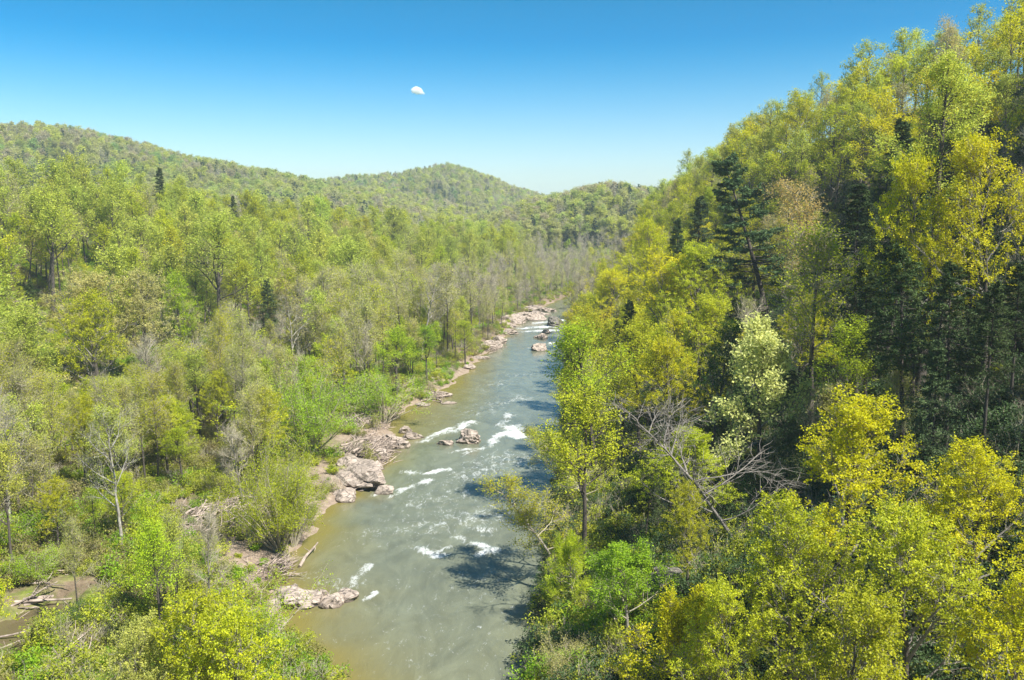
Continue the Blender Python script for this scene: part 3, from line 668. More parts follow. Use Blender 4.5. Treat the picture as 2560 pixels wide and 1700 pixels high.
ROCKS = [  # pixel at the middle of the rock's waterline, length, depth, height, turn, label, material
    ((683, 1398), 5.0, 4.6, 1.5, .2, 'broad pale rock half hidden under the bush by the near shore'),
    ((664, 1374), 2.4, 2.0, 1.0, .8, 'small pale rock behind the broad near shore rock, against leaves'),
    ((728, 1388), 2.4, 2.8, 1.2, 1.2, 'rounded grey pink boulder in the middle of the near shore chain'),
    ((765, 1400), 2.3, 2.6, 1.3, -.3, 'tan boulder with a dark undercut on its river end'),
    ((800, 1383), 3.4, 2.2, 1.4, .5, 'outermost pale boulder of the near chain, white water at its tip'),
    ((812, 1125), 11.0, 20.0, 2.8, .35, 'huge flat pink slab sloping into the river below the driftwood'),
    ((800, 1098), 6.5, 6.0, 2.0, .4, 'tan shelf of rock between the huge slab and the driftwood heap'),
    ((905, 1018), 4.6, 3.6, 1.5, .3, 'flat pinkish shelf at the upstream end of the driftwood heap'),
    ((868, 1060), 4.4, 3.2, 1.6, -.2, 'pinkish ledge under the river edge of the driftwood heap'),
    ((798, 1152), 4.0, 4.0, 1.6, .2, 'low pink ledge at the downstream foot of the huge slab'),
    ((884, 1139), 3.4, 1.7, 1.3, .45, 'wedge of pale rock in the current just off the huge slab'),
    ((862, 1084), 3.8, 3.0, 1.5, .1, 'rounded pink rock poking from the foot of the driftwood heap'),
    ((925, 1033), 3.6, 3.2, 1.4, .3, 'broken grey rock under sticks at the driftwood point'),
    ((952, 1012), 4.0, 2.6, 1.5, .1, 'grey flat topped rock at the outer tip of the driftwood point'),
    ((938, 998), 2.8, 2.2, 1.3, .7, 'tan rock with grass tuft at the back of the driftwood point'),
    ((1028, 1026), 2.9, 1.8, 0.9, 0, 'small low grey rock beside the big midstream boulder'),
    ((1083, 1021), 5.2, 3.2, 2.3, -.25, 'big dark layered boulder alone in midstream above the white water'),
    ((1005, 916), 6.0, 4.0, 1.6, .3, 'pink ledge beneath the sticks on the bank above the rapids'),
    ((975, 936), 3.6, 2.0, 0.7, .1, 'thin flat rock lying in the olive shallows'),
    ((1042, 931), 3.6, 1.5, 0.7, .3, 'low lone rock just off the bank in olive water'),
    ((1075, 851), 4.5, 3.5, 1.3, .3, 'dark stained rock below shrubs at the river bend'),
    ((1109, 827), 5.0, 2.6, 1.3, .1, 'small pale rock at the downstream end of the brushy ledge'),
    ((1130, 806), 9.0, 7.0, 2.8, .4, 'long pink ledge topped with brush and stems at the bend'),
    ((1150, 793), 5.0, 4.0, 2.4, -.2, 'brown rock with roots at the outer end of the brushy ledge'),
    ((1168, 771), 8.0, 5.0, 2.2, .2, 'smooth pale ledge below the rapids on the far flat bank'),
    ((1165, 757), 9.0, 5.0, 2.8, .15, 'pale rock with a dark hollow beside the far white rapids'),
    ((1180, 747), 12.0, 7.0, 3.6, .3, 'wide layered pink outcrop at the left edge of the far rapids'),
    ((1206, 738), 11.0, 6.0, 3.2, .2, 'layered tan outcrop under stems behind the far rapids'),
    ((1222, 739), 12.0, 6.0, 3.2, .1, 'striped brown rock standing out into the far white water'),
    ((1236, 727), 10.0, 5.0, 2.6, .2, 'grey brown rock with a shadowed face above the far rapids'),
    ((1247, 719), 13.0, 6.0, 3.4, .1, 'farthest pink ledge where the river goes out of sight'),
    ((1243, 808), 7.6, 4.4, 2.2, .15, 'pale flat boulder alone in blue water below the far rapids'),
    ((1250, 780), 5.0, 3.0, 1.6, 0, 'small grey boulder between the pale flat boulder and far rapids'),
    ((1258, 768), 3.4, 2.4, 1.3, .3, 'little tan rock at the foot of the far rapids'),
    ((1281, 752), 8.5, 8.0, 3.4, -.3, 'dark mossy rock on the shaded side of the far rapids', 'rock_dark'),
    ((648, 1290), 2.2, 1.6, .9, .2, 'small brown rock under roots on the muddy near bank'),
]
for i, rk in enumerate(ROCKS):
    (px, py), a, b, h, rz, lab = rk[:6]
    x, y = on_water(px, py)
    big = a > 4.5
    me = make_rock(i + 1, (a * 0.7, b * 0.75, h * 1.25), 4 if big else 3)
    me.materials.append(M[rk[6] if len(rk) > 6 else 'rock'])
    o = link('rock', me, label=lab, category='rock', group='rocks along the river')
    z0 = max(0.0, float(terrain(x, y)))
    o.location = (x, y + b * 0.25, z0 - 0.12 * h); o.rotation_euler = (0, 0, rz)
# rock face with an overhang among the branches of the steep bank
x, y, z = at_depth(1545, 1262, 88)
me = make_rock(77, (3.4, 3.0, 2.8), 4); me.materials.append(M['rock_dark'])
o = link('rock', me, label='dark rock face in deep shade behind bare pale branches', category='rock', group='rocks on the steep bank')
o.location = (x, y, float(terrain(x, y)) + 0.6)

# ------------------------------------------------------------------ driftwood
def log_mesh(seed, L, r0, sides=8, n=8):
    r = np.random.default_rng(seed)
    P = grow(r, np.zeros((1, 3)), np.array([[1.0, 0, 0.02]]), np.array([L]), n, 0.06, 0)
    P[0, :, 2] -= np.linspace(0, P[0, -1, 2], n)
    R = (r0 * np.linspace(1, 0.45, n) * r.uniform(0.9, 1.1, n))[None]
    V, F = tubes(P, R, sides)
    s = Soup(); s.add(V, F, 0, True, .5)
    i = np.arange(sides)
    for e, c in ((0, P[0, 0]), (n - 1, P[0, -1])):                # cut ends
        base = s.n; s.V.append(np.concatenate([V[e * sides:(e + 1) * sides], c[None]])); s.n += sides + 1
        f = np.stack([base + i, base + (i + 1) % sides, np.full(sides, base + sides), np.full(sides, base + sides)], 1)
        f = np.stack([base + i[::2], base + (i[::2] + 1) % sides, base + (i[::2] + 2) % sides, np.full(sides // 2, base + sides)], 1)
        s.F.append(f); s.mi.append(np.zeros(len(f))); s.sm.append(np.zeros(len(f), bool)); s.t.append(np.full(len(f), .5))
    b = grow(r, P[0, [n // 2, n * 3 // 4]], r.normal(0, 1, (2, 3)) + np.array([0.6, 0, .5]), np.array([L * .16, L * .12]), 4, 0.1, 0)
    V, F = tubes(b, np.full((2, 1), r0 * 0.35) * np.array([[1, .8, .6, .3]]), 5); s.add(V, F, 0, True, .5)
    return s.mesh('log', [M['drift']])
LOGM = [log_mesh(200 + i, L, r0) for i, (L, r0) in enumerate([(6, .22), (8, .26), (5, .16), (9, .2), (4, .24), (7, .15)])]
HEAPS = [  # pixel, spread along, spread across, how many big logs, phrase
    ((842, 1035), 6.5, 3.8, 13, 'in the driftwood heap above the huge pink slab'),
    ((885, 1015), 5.0, 4.0, 9, 'at the upstream side of the driftwood heap'),
    ((830, 970), 8.0, 4.0, 8, 'on the brown bank behind the driftwood heap'),
    ((1000, 903), 4.0, 2.0, 6, 'on the ledge above the rapids'),
    ((1135, 795), 5.0, 3.0, 5, 'on the brushy ledge at the bend'),
    ((500, 1185), 8.0, 5.0, 8, 'on the bare ground among budding trees'),
    ((80, 1375), 5.0, 1.4, 5, 'lying along the pool of the side channel'),
    ((655, 1285), 3.0, 3.0, 5, 'on the muddy near bank under the fan shaped willow'),
    ((140, 1545), 4.0, 2.5, 6, 'on the pile at the bottom corner below the pool'),
    ((40, 1470), 3.0, 1.0, 2, 'fallen across the brown pool'),
    ((1560, 1330), 3.0, 3.0, 2, 'on the shaded steep bank')]
deb_P = []; deb_R = []
k = 0
for hi, ((px, py), sa, sc_, nb, phrase) in enumerate(HEAPS):
    cx_, cy_ = on_water(px, py, 2.0)
    r = np.random.default_rng(300 + hi)
    items = []
    for j in range(nb):
        x = cx_ + r.normal(0, sc_ * .5); y = cy_ + r.normal(0, sa * .5)
        mi_ = int(r.integers(len(LOGM))); ang = r.normal(1.2 if hi not in (6, 9) else (0.75 if hi == 6 else 0.25), 0.5 if hi not in (6, 9) else .12)
        sc0 = r.uniform(.7, 1.35) * (1.2 if hi == 6 else 1)
        z = max(float(terrain(x, y)), 0.0 if hi != 9 else 1.0) + 0.15 + (1.7 * r.random() if nb > 6 else 0.15 * r.random())
        items.append((x, y, z, mi_, ang, sc0))
    zs = sorted(range(nb), key=lambda q: -items[q][2])
    for j, q in enumerate(zs):
        x, y, z, mi_, ang, sc0 = items[q]
        tag = ('topmost' if j == 0 else 'lowest' if j == nb - 1 else ['second', 'third', 'fourth', 'fifth', 'sixth', 'seventh', 'eighth', 'ninth', 'tenth', 'eleventh', 'twelfth', 'thirteenth', 'fourteenth', 'fifteenth'][j - 1] + ' from the top')
        o = link('driftwood_log', LOGM[mi_], label=f'bleached log, {tag}, {phrase}', category='log', group='driftwood logs on the banks')
        o.location = (x - 2.5 * math.cos(ang), y - 2.5 * math.sin(ang), z); o.rotation_euler = (r.normal(0, 1), r.normal(0, .06), ang); o.scale = (sc0, sc0, sc0)
    m = {0: 1100, 1: 500, 2: 800, 6: 40, 9: 12, 3: 350, 4: 250, 5: 500, 7: 350, 8: 300}.get(hi, 100)
    x = cx_ + r.normal(0, sc_ * .62, m); y = cy_ + r.normal(0, sa * .62, m)
    ok = (x < xl(y) + 1.5) | (x > xr(y)); x = x[ok]; y = y[ok]; m = len(x)
    z = np.maximum(terrain(x, y), 0) + r.random(m) * (1.5 * np.exp(-((x - cx_) / sc_) ** 2 - ((y - cy_) / sa) ** 2)) + .05
    ang = r.normal(1.2, 0.7, m)
    d = np.stack([np.cos(ang), np.sin(ang), r.normal(0, .18, m)], 1)
    deb_P.append(grow(r, np.stack([x, y, z], 1), d, r.uniform(.6, 3.6, m), 4, .2, 0)); deb_R.append(np.outer(r.uniform(.03, .10, m), [1, .9, .7, .3]))
V, F = tubes(np.concatenate(deb_P), np.concatenate(deb_R), 4)
link('driftwood_debris', quad_mesh('driftwood_debris', V, F, [M['drift']], None, False, np.repeat(np.random.default_rng(9).random(len(F) // 12), 12)), kind='stuff')
# ------------------------------------------------------------------ the trees
COL = {  # leaf colours
 'fresh green': (0.50, 0.56, 0.08), 'bright green': (0.32, 0.49, 0.02), 'yellow green': (0.495, 0.53, 0.02), 'lime': (0.45, 0.56, 0.022),
 'golden': (0.59, 0.57, 0.008), 'olive': (0.50, 0.51, 0.11), 'tan': (0.52, 0.475, 0.16), 'orange tan': (0.56, 0.44, 0.12), 'cream': (0.62, 0.64, 0.22),
 'dark green': (0.085, 0.125, 0.04), 'blue green': (0.11, 0.165, 0.065), 'grey': (0.4, 0.37, 0.26), 'deep green': (0.07, 0.15, 0.015), 'white': (0.7, 0.66, 0.55)}
NAME = {'oak': 'oak_tree', 'maple': 'maple_tree', 'poplar': 'tall_tree', 'tulip': 'tall_tree', 'budding': 'budding_tree', 'bare': 'bare_tree', 'sycamore': 'sycamore_tree', 'hemlock': 'hemlock_tree', 'hemlock_tall': 'hemlock_tree', 'snag': 'standing_snag', 'leaning': 'waterside_tree', 'pine': 'pine_tree',
        'dead': 'dead_tree', 'cream': 'flowering_tree', 'bush': 'shrub', 'willow': 'willow_shrub'}
FORM = {'oak': 'leafy tree', 'maple': 'low maple', 'poplar': 'upright tree', 'tulip': 'upright tree', 'budding': 'budding tree', 'bare': 'leafless tree', 'sycamore': 'pale limbed sycamore', 'leaning': 'leaning tree',
        'hemlock': 'hemlock', 'hemlock_tall': 'hemlock', 'snag': 'dead trunk', 'pine': 'tiered pine', 'dead': 'dead tree', 'cream': 'flowering tree', 'bush': 'bushy shrub', 'willow': 'fan shaped shrub'}
# trees told apart in the photograph: kind, pixel column, pixel row of the top, distance, colour, widening, label
KEYS = [
 ('pine', 1755, 342, 192, 'blue green', 1.25, 'big leaning dark pine with tiered branches standing alone on the steep slope'),
 ('hemlock', 2075, 270, 152, 'dark green', 1.25, 'tallest dark hemlock right beside the golden oak on the steep slope'),
 ('hemlock', 1975, 420, 145, 'dark green', 1.4, 'dark hemlock standing between the big leaning pine and the tallest hemlock'),
 ('hemlock_tall', 2035, 470, 128, 'dark green', 1.1, 'slim dark hemlock with a long bare trunk in front of the tallest hemlock'),
 ('hemlock', 1600, 450, 235, 'blue green', 1.1, 'blue green hemlock behind the big leaning pine'),
 ('hemlock', 1560, 500, 250, 'dark green', 1.0, 'small dark hemlock second behind the big leaning pine'),
 ('tulip', 2165, 22, 105, 'fresh green', 1.0, 'very tall straight tree with long bare trunk rising to the skyline'),
 ('oak', 2300, 330, 98, 'golden', .8, 'golden oak with thick dark curved trunk high on the near slope'),
 ('oak', 2130, 380, 104, 'golden', .6, 'smaller golden oak spraying yellow leaves over dark hemlocks'),
 ('oak', 1960, 905, 72, 'golden', 1.0, 'wide golden oak crown below the dark hillside, near the cream blossom tree'),
 ('oak', 2260, 1035, 64, 'golden', 1.0, 'large golden oak at the edge of the frame below the thick dark trunk'),
 ('oak', 1850, 1185, 62, 'yellow green', .95, 'yellow green oak below the wide golden oak, over the dark rock face'),
 ('oak', 2110, 1190, 55, 'yellow green', .95, 'yellow green oak in front of the two large golden crowns'),
 ('oak', 2330, 1330, 50, 'golden', .9, 'golden oak filling the lowest corner of the steep bank'),
 ('oak', 1960, 1390, 50, 'yellow green', .9, 'nearest yellow green oak at the bottom of the steep bank'),
 ('oak', 1690, 1360, 60, 'yellow green', .75, 'smaller yellow green oak between the lime shrub and the nearest oak'),
 ('cream', 1760, 760, 112, 'cream', .9, 'cream blossoming tree with flat top on the steep bank'),
 ('poplar', 1385, 742, 138, 'lime', 1.35, 'tall lime green tree at the water on the steep side'),
 ('poplar', 1350, 900, 104, 'yellow green', 1.2, 'straight slender trunked green tree in front of the tall lime tree'),
 ('poplar', 1330, 850, 170, 'yellow green', 1.3, 'yellow green tree behind the tall lime tree at the water'),
 ('leaning', 1225, 985, 152, 'olive', 1.1, 'thin olive tree leaning over the water opposite the midstream boulder'),
 ('bare', 1230, 870, 215, 'grey', 1.1, 'grey leafless tree over the water behind the thin olive tree'),
 ('leaning', 1190, 1110, 114, 'yellow green', 1.25, 'feathery spreading tree drooping over the water on the shaded bank'),
 ('leaning', 1290, 1000, 128, 'yellow green', 1.15, 'feathery green tree just behind the drooping waterside tree'),
 ('maple', 1450, 1265, 82, 'bright green', 1.05, 'bright green low maple on the near steep bank above shaded water'),
 ('maple', 1322, 1245, 96, 'yellow green', .8, 'small yellow green maple at the water edge by the shaded pool'),
 ('bush', 1300, 1470, 80, 'tan', 1.0, 'tan budding shrub at the very foot of the steep bank'),
 ('maple', 1565, 1390, 68, 'golden', 1.0, 'small golden maple beside the bright green maple'),
 ('dead', 1605, 900, 94, 'grey', 1.3, 'pale dead tree leaning toward the river with bare white branches'),
 ('dead', 1760, 1185, 74, 'grey', 1.0, 'fallen looking dead tree with pale branches over the dark rock face'),
 ('budding', 1885, 530, 118, 'yellow green', 1.35, 'fine twigged yellow green tree filling the slope right of the leaning pine'),
 ('budding', 1880, 430, 150, 'orange tan', 1.2, 'orange tan budding tree behind the fine twigged tree'),
 ('poplar', 1965, 745, 100, 'lime', 1.2, 'lime green layered small tree lit against the dark hillside'),
 ('oak', 1530, 585, 195, 'golden', 1.0, 'bright yellow round tree near the pine foot, nearest the river'),
 ('oak', 1615, 570, 190, 'yellow green', 1.0, 'yellow green round tree just left of the pine trunk'),
 ('oak', 1400, 620, 265, 'golden', 1.0, 'yellow orange tree above the grey shrubs at the water bend'),
 ('oak', 1600, 690, 150, 'yellow green', 1.0, 'yellow green tree below the pine with feathery top'),
 ('oak', 1540, 790, 138, 'golden', 1.0, 'golden round tree beside the tall lime tree'),
 ('oak', 1640, 750, 126, 'deep green', .65, 'deep green rounded tree between golden tree and cream blossom tree'),
 ('oak', 1505, 490, 270, 'golden', .9, 'golden tree under the skyline left of the pine'),
 ('hemlock', 1455, 690, 205, 'dark green', 1.1, 'dark grey green hemlock above the tall lime tree'),
 ('bare', 1270, 700, 420, 'grey', 1.2, 'grey leafless tree at the far rapids on the steep side'),
 ('bare', 1340, 640, 330, 'grey', 1.2, 'grey leafless tree above the far rapids on the steep side'),
 # wooded flat
 ('sycamore', 675, 680, 232, 'tan', 1.0, 'pale limbed sycamore standing in the middle of the wooded flat'),
 ('sycamore', 12, 930, 116, 'tan', 1.1, 'pale sycamore with curving limb at the edge of the frame'),
 ('sycamore', 268, 930, 112, 'olive', 1.0, 'tall mottled sycamore with pale side limbs near the side pool'),
 ('sycamore', 970, 615, 285, 'tan', 1.1, 'wide spreading sycamore with pale crown back from the river bend'),
 ('sycamore', 790, 720, 225, 'tan', 1.0, 'grey trunked sycamore between the pale sycamore and the river'),
 ('sycamore', 330, 880, 150, 'tan', 1.1, 'forked sycamore with pale bowed trunk behind the mottled one'),
 ('bare', 560, 985, 138, 'grey', 1.1, 'dark stemmed leafless tree forking above bare ground'),
 ('bare', 330, 790, 175, 'grey', 1.0, 'grey leafless tree with hazy crown in the flat'),
 ('bare', 620, 790, 205, 'grey', 1.0, 'leaning grey bare tree left of the pale sycamore'),
 ('hemlock', 622, 640, 290, 'dark green', 1.2, 'dark narrow cedar with rounded head on the wooded flat'),
 ('hemlock', 75, 640, 222, 'dark green', .8, 'black trunked evergreen beside the pale clearing'),
 ('poplar', 915, 762, 216, 'lime', 1.5, 'lime green waterside tree above the olive shallows'),
 ('poplar', 985, 752, 240, 'bright green', 1.5, 'bright green waterside tree behind the lime one'),
 ('poplar', 1075, 740, 275, 'lime', 1.5, 'green tree at the shore just before the brushy ledge'),
 ('bush', 885, 835, 198, 'bright green', 1.3, 'bright green leafy shrub below the lime waterside tree'),
 ('willow', 710, 868, 166, 'bright green', 1.05, 'broad green shrub above the brown bank of driftwood'),
 ('willow', 700, 1045, 120, 'yellow green', .72, 'fan shaped willow many stemmed at the shore beside the huge pink slab'),
 ('willow', 748, 1075, 122, 'lime', .5, 'lime willow leaning over the huge pink slab'),
 ('poplar', 425, 985, 142, 'lime', 1.5, 'lime green round tree in the middle of the near flat'),
 ('oak', 215, 560, 215, 'tan', 1.1, 'golden tan broad tree at the foot of the low spur'),
 ('oak', 335, 600, 222, 'tan', 1.0, 'second golden tan tree behind the broad golden tan one'),
 ('oak', 215, 690, 185, 'yellow green', 1.0, 'yellow tree below the golden tan pair'),
 ('oak', 190, 920, 138, 'golden', .6, 'small bright yellow tree behind the forked sycamore'),
 ('poplar', 115, 440, 262, 'fresh green', 1.3, 'dark trunked forked tree with green crown near the clearing'),
 ('poplar', 500, 500, 268, 'fresh green', 1.4, 'pale green spreading tree at the spur foot'),
 ('oak', 420, 640, 228, 'lime', .7, 'lime green tree between the golden tan trees and the cedar'),
 ('oak', 500, 860, 165, 'yellow green', .8, 'small yellow tree between lime tree and broad green shrub'),
 ('oak', 455, 1352, 64, 'yellow green', .95, 'large yellow green tree in the bottom corner by the near rocks'),
 ('oak', 590, 1440, 58, 'yellow green', .8, 'yellow green tree at the bottom edge overhanging the river'),
 ('oak', 330, 1440, 62, 'olive', .8, 'olive tree beside the large yellow green one at the bottom edge'),
 ('bush', 585, 1345, 86, 'lime', 1.0, 'lime shrub with leaves hanging over the near rocks'),
 ('bare', 480, 1190, 98, 'grey', .9, 'grey leafless shrubby tree between bare ground and the large near tree'),
 ('bare', 390, 1200, 100, 'grey', .9, 'second grey leafless tree beside the mottled sycamore foot'),
 ('budding', 175, 1200, 94, 'olive', .8, 'slim straight trunked tree standing beside the side pool'),
 ('budding', 100, 1010, 118, 'olive', 1.1, 'olive budding tree next to the pale sycamore at the frame edge'),
 ('bush', 30, 1180, 112, 'bright green', 1.8, 'bright green thicket above the side pool at the frame edge'),
 ('bush', 90, 1270, 104, 'bright green', 1.5, 'bright green bush above the fallen logs of the pool'),
 ('bush', 185, 1440, 92, 'deep green', 1.2, 'deep green bush on the river side of the pool'),
 ('bush', 240, 1390, 94, 'bright green', 1.1, 'bright green shrub by the slim straight tree'),
 ('bush', 130, 1490, 88, 'bright green', 1.0, 'bright green leafy bush below the pool'),
 ('bush', 20, 1520, 84, 'bright green', 1.2, 'bright green bush in the lowest corner beside the pool'),
 ('hemlock', 368, 385, 430, 'dark green', .9, 'lone dark pine on the crest of the low spur'),
 ('hemlock', 545, 450, 440, 'dark green', .8, 'smaller dark pine further along the spur crest'),
 ('hemlock_tall', 2105, 560, 92, 'dark green', 1.0, 'dark hemlock, thin trunked, just downslope of the very tall straight tree'),
 ('hemlock_tall', 2205, 600, 86, 'dark green', 1.0, 'dark hemlock with sparse crown, nearest to the very tall straight tree'),
 ('hemlock_tall', 2285, 640, 84, 'dark green', .9, 'dark hemlock under the curved golden oak crown'),
 ('hemlock_tall', 2345, 600, 90, 'dark green', 1.0, 'dark hemlock at the frame edge below the curved golden oak'),
 ('snag', 2130, 640, 88, 'grey', .9, 'grey dead trunk standing among the dark hemlocks of the shaded hillside'),
 ('hemlock_tall', 2010, 600, 104, 'dark green', 1.0, 'dark hemlock behind the lime green layered small tree'),
 ('hemlock_tall', 2055, 420, 122, 'dark green', 1.0, 'dark hemlock with long bare lower trunk in the shaded hillside centre'),
 ('snag', 1990, 495, 116, 'grey', 1.0, 'grey dead trunk with short broken stubs left of the dark hemlocks'),
 ('hemlock_tall', 2235, 560, 100, 'dark green', .9, 'slender hemlock between the very tall tree and the curved golden oak'),
 ('hemlock_tall', 2120, 470, 150, 'dark green', 1.1, 'dark hemlock just behind the very tall straight trunk'),
 ('hemlock', 2250, 520, 118, 'dark green', 1.0, 'dark young hemlock deep in the shade behind the golden oak'),
 ('hemlock', 2160, 780, 84, 'blue green', 1.0, 'small blue green hemlock sapling at the foot of the very tall tree'),
 ('oak', 1590, 1130, 84, 'yellow green', .8, 'small yellow green tree beside the dark rock face, toward the water'),
 ('budding', 2060, 850, 92, 'olive', 1.2, 'thin olive sapling in the shade above the wide golden oak'),
]
# widths of the trees in metres at their height of reference come with the archetypes
POS = []   # every tree: x, y, z, height, widening, kind, colour, key index
def land(x, y):
    L = float(xl(y)); R = float(xr(y))
    if L - 1.5 < x < R + 0.8: x = L - 1.5 if x < (L + R) / 2 else R + 0.8
    return x
for ki, (kind, px, ptop, Y, col, wd, lab) in enumerate(KEYS):
    x, _, zt = at_depth(px, ptop, Y)
    xb = at_depth(px, ptop + 150, Y)[0]
    x = land(xb if kind not in ('pine', 'dead', 'leaning') else x + (3.0 if kind == 'pine' else 5.0), Y)
    z = float(terrain(x, Y)); H = max(zt - z, 3.0)
    lim = {'oak': 30, 'maple': 14, 'bush': 11, 'leaning': 17, 'willow': 16, 'cream': 21}.get(kind, 50)
    POS.append([x, Y, z, min(H, lim), wd, kind, col, ki])
NK = len(POS)
r = np.random.default_rng(11)

sx = np.arange(-330, 230, 8.6); sy = np.arange(34, 760, 8.6)
X, Y = np.meshgrid(sx, sy); ex = np.concatenate([r.uniform(-150, 10, 900), r.uniform(-115, -20, 420)]); ey = np.concatenate([r.uniform(85, 420, 900), r.uniform(84, 215, 420)]); k_ = (xl(ey) - ex > 10) & (xl(ey) - ex < 64); ex, ey = ex[k_], ey[k_]
X = (X + r.uniform(-3.6, 3.6, X.shape)).ravel(); Y = (Y + r.uniform(-3.6, 3.6, Y.shape)).ravel()
X = np.concatenate([X, ex]); Y = np.concatenate([Y, ey])
Z = terrain(X, Y); L = xl(Y); R = xr(Y)
dl = L - X; dr = X - R
keep = (dl > 2.5) | (dr > 0.8) | (Y > 645)
# clearings: the driftwood bank, the bare ground, ledges, the pale clearing, the pool
keep &= ~((Y > 100) & (Y < 205) & (dl > 0) & (dl < np.where(Y > 138, 14, 8)))
keep &= ~((Y > 205) & (Y < 480) & (dl > 0) & (dl < 4))
bx, by = on_water(490, 1190, 2); keep &= np.hypot((X - bx) / 8, (Y - by) / 12) > 1
keep &= ~((Y < 110) & (dl > 0) & (dl < 13) & (Y > 75))
tt, dd = seg_t(X, Y, POND_A, POND_B); keep &= dd > 6.5
crx = np.interp(Y, CR[:, 0], CR[:, 1]); lrx = np.interp(Y, LR[:, 0], LR[:, 1])
keep &= (X < crx + 14) & (X > lrx - 22)
# the near slope must let the dark hillside and its trunks show
slope = dr > 0
keep &= ~(slope & (Y < 62))
keep &= ~(slope & (Y < 104) & (X - xr(Y) < 6))
keep &= ~(slope & (Y < 105) & (X > 20) & (r.random(len(X)) < 0.55))
keep &= ~((X < 0) & (Y < 78))
keep &= ~((xl(Y) - X > 66) & (r.random(len(X)) < 0.28))
for p in POS:
    keep &= np.hypot(X - p[0], Y - p[1]) > (4.5 if p[5] not in ('bush', 'willow') else 3.0)
X, Y, Z, dl, dr = X[keep], Y[keep], Z[keep], dl[keep], dr[keep]
u, v, dep = project(X, Y, Z + 14)
vis = ((u > -160) & (u < 2520)) | ((X > 0) & (u < 3100) & (Y < 330))
X, Y, Z, dl, dr, u = X[vis], Y[vis], Z[vis], dl[vis], dr[vis], u[vis]
pal_n = fbm(X / 38 + 70, Y / 38)          # patches of one kind
for i in range(len(X)):
    x, y, z = X[i], Y[i], Z[i]; q = r.random(); pn = pal_n[i]
    if dl[i] > 0:
        t = (dl[i] - 58) / 70
        if y > 330 and dl[i] < 45 + 10 * pn:
            ch = [('bare', 'grey', .48, (13, 19)), ('budding', 'olive', .30, (13, 18)), ('poplar', 'lime', .12, (10, 15)), ('bush', 'lime', .10, (4, 7))]
        elif t < 0.05:
            ch = [('budding', 'olive', .36, (17, 26)), ('budding', 'yellow green', .18, (16, 24)), ('bare', 'grey', .09, (14, 21)), ('oak', 'yellow green', .07, (11, 17)), ('poplar', 'lime', .06, (10, 16)),
                  ('poplar', 'fresh green', .08, (15, 21)), ('budding', 'tan', .09, (12, 18)), ('bush', 'lime', .05, (4, 7)), ('sycamore', 'tan', .02, (18, 23))]
        else:
            ch = [('poplar', 'fresh green', .40, (24, 33)), ('poplar', 'yellow green', .17, (22, 30)), ('oak', 'yellow green', .10, (16, 21)), ('oak', 'tan', .10, (17, 23)), ('budding', 'olive', .16, (20, 26)),
                  ('bare', 'grey', .04, (16, 20)), ('hemlock', 'dark green', .02, (20, 25)), ('oak', 'orange tan', .01, (15, 19))]
    else:
        up = dr[i] / max(np.interp(y, CR[:, 0], CR[:, 1]) - float(xr(y)), 10)
        if y > 330 and dr[i] < 30:
            ch = [('bare', 'grey', .40, (12, 18)), ('budding', 'olive', .25, (12, 18)), ('oak', 'golden', .15, (12, 17)), ('poplar', 'yellow green', .2, (14, 20))]
        elif up > 0.62:
            ch = [('oak', 'yellow green', .30, (15, 20)), ('poplar', 'fresh green', .22, (19, 24)), ('oak', 'golden', .22, (15, 20)), ('budding', 'tan', .10, (15, 20)), ('poplar', 'yellow green', .13, (17, 23)), ('hemlock', 'dark green', .03, (16, 21))]
        elif y < 175 and 0.18 < up:
            ch = [('hemlock', 'dark green', .34, (11, 22)), ('bare', 'grey', .22, (10, 16)), ('budding', 'olive', .16, (10, 16)), ('oak', 'golden', .12, (12, 16)), ('poplar', 'yellow green', .08, (14, 20)), ('hemlock', 'blue green', .08, (8, 16))]
        else:
            ch = [('oak', 'golden', .30, (13, 18)), ('oak', 'yellow green', .24, (13, 18)), ('poplar', 'yellow green', .16, (16, 21)), ('budding', 'yellow green', .12, (13, 18)), ('hemlock', 'dark green', .07, (14, 20)), ('budding', 'tan', .06, (12, 17)), ('poplar', 'lime', .05, (14, 19))]
    q = 0.72 * q + 0.28 * min(max((pn - 0.2) / 0.6, 0), 0.999) if q > 0.05 else q
    acc = 0; tot = sum(c[2] for c in ch)
    for kind, col, pr, (h0, h1) in ch:
        acc += pr / tot
        if q <= acc: break
    POS.append([x, y, z, r.uniform(h0, h1) * r.uniform(.78, 1.2), r.uniform(0.85, 1.3) * (.82 if kind in ('budding', 'bare') else .95), kind, col, -1])

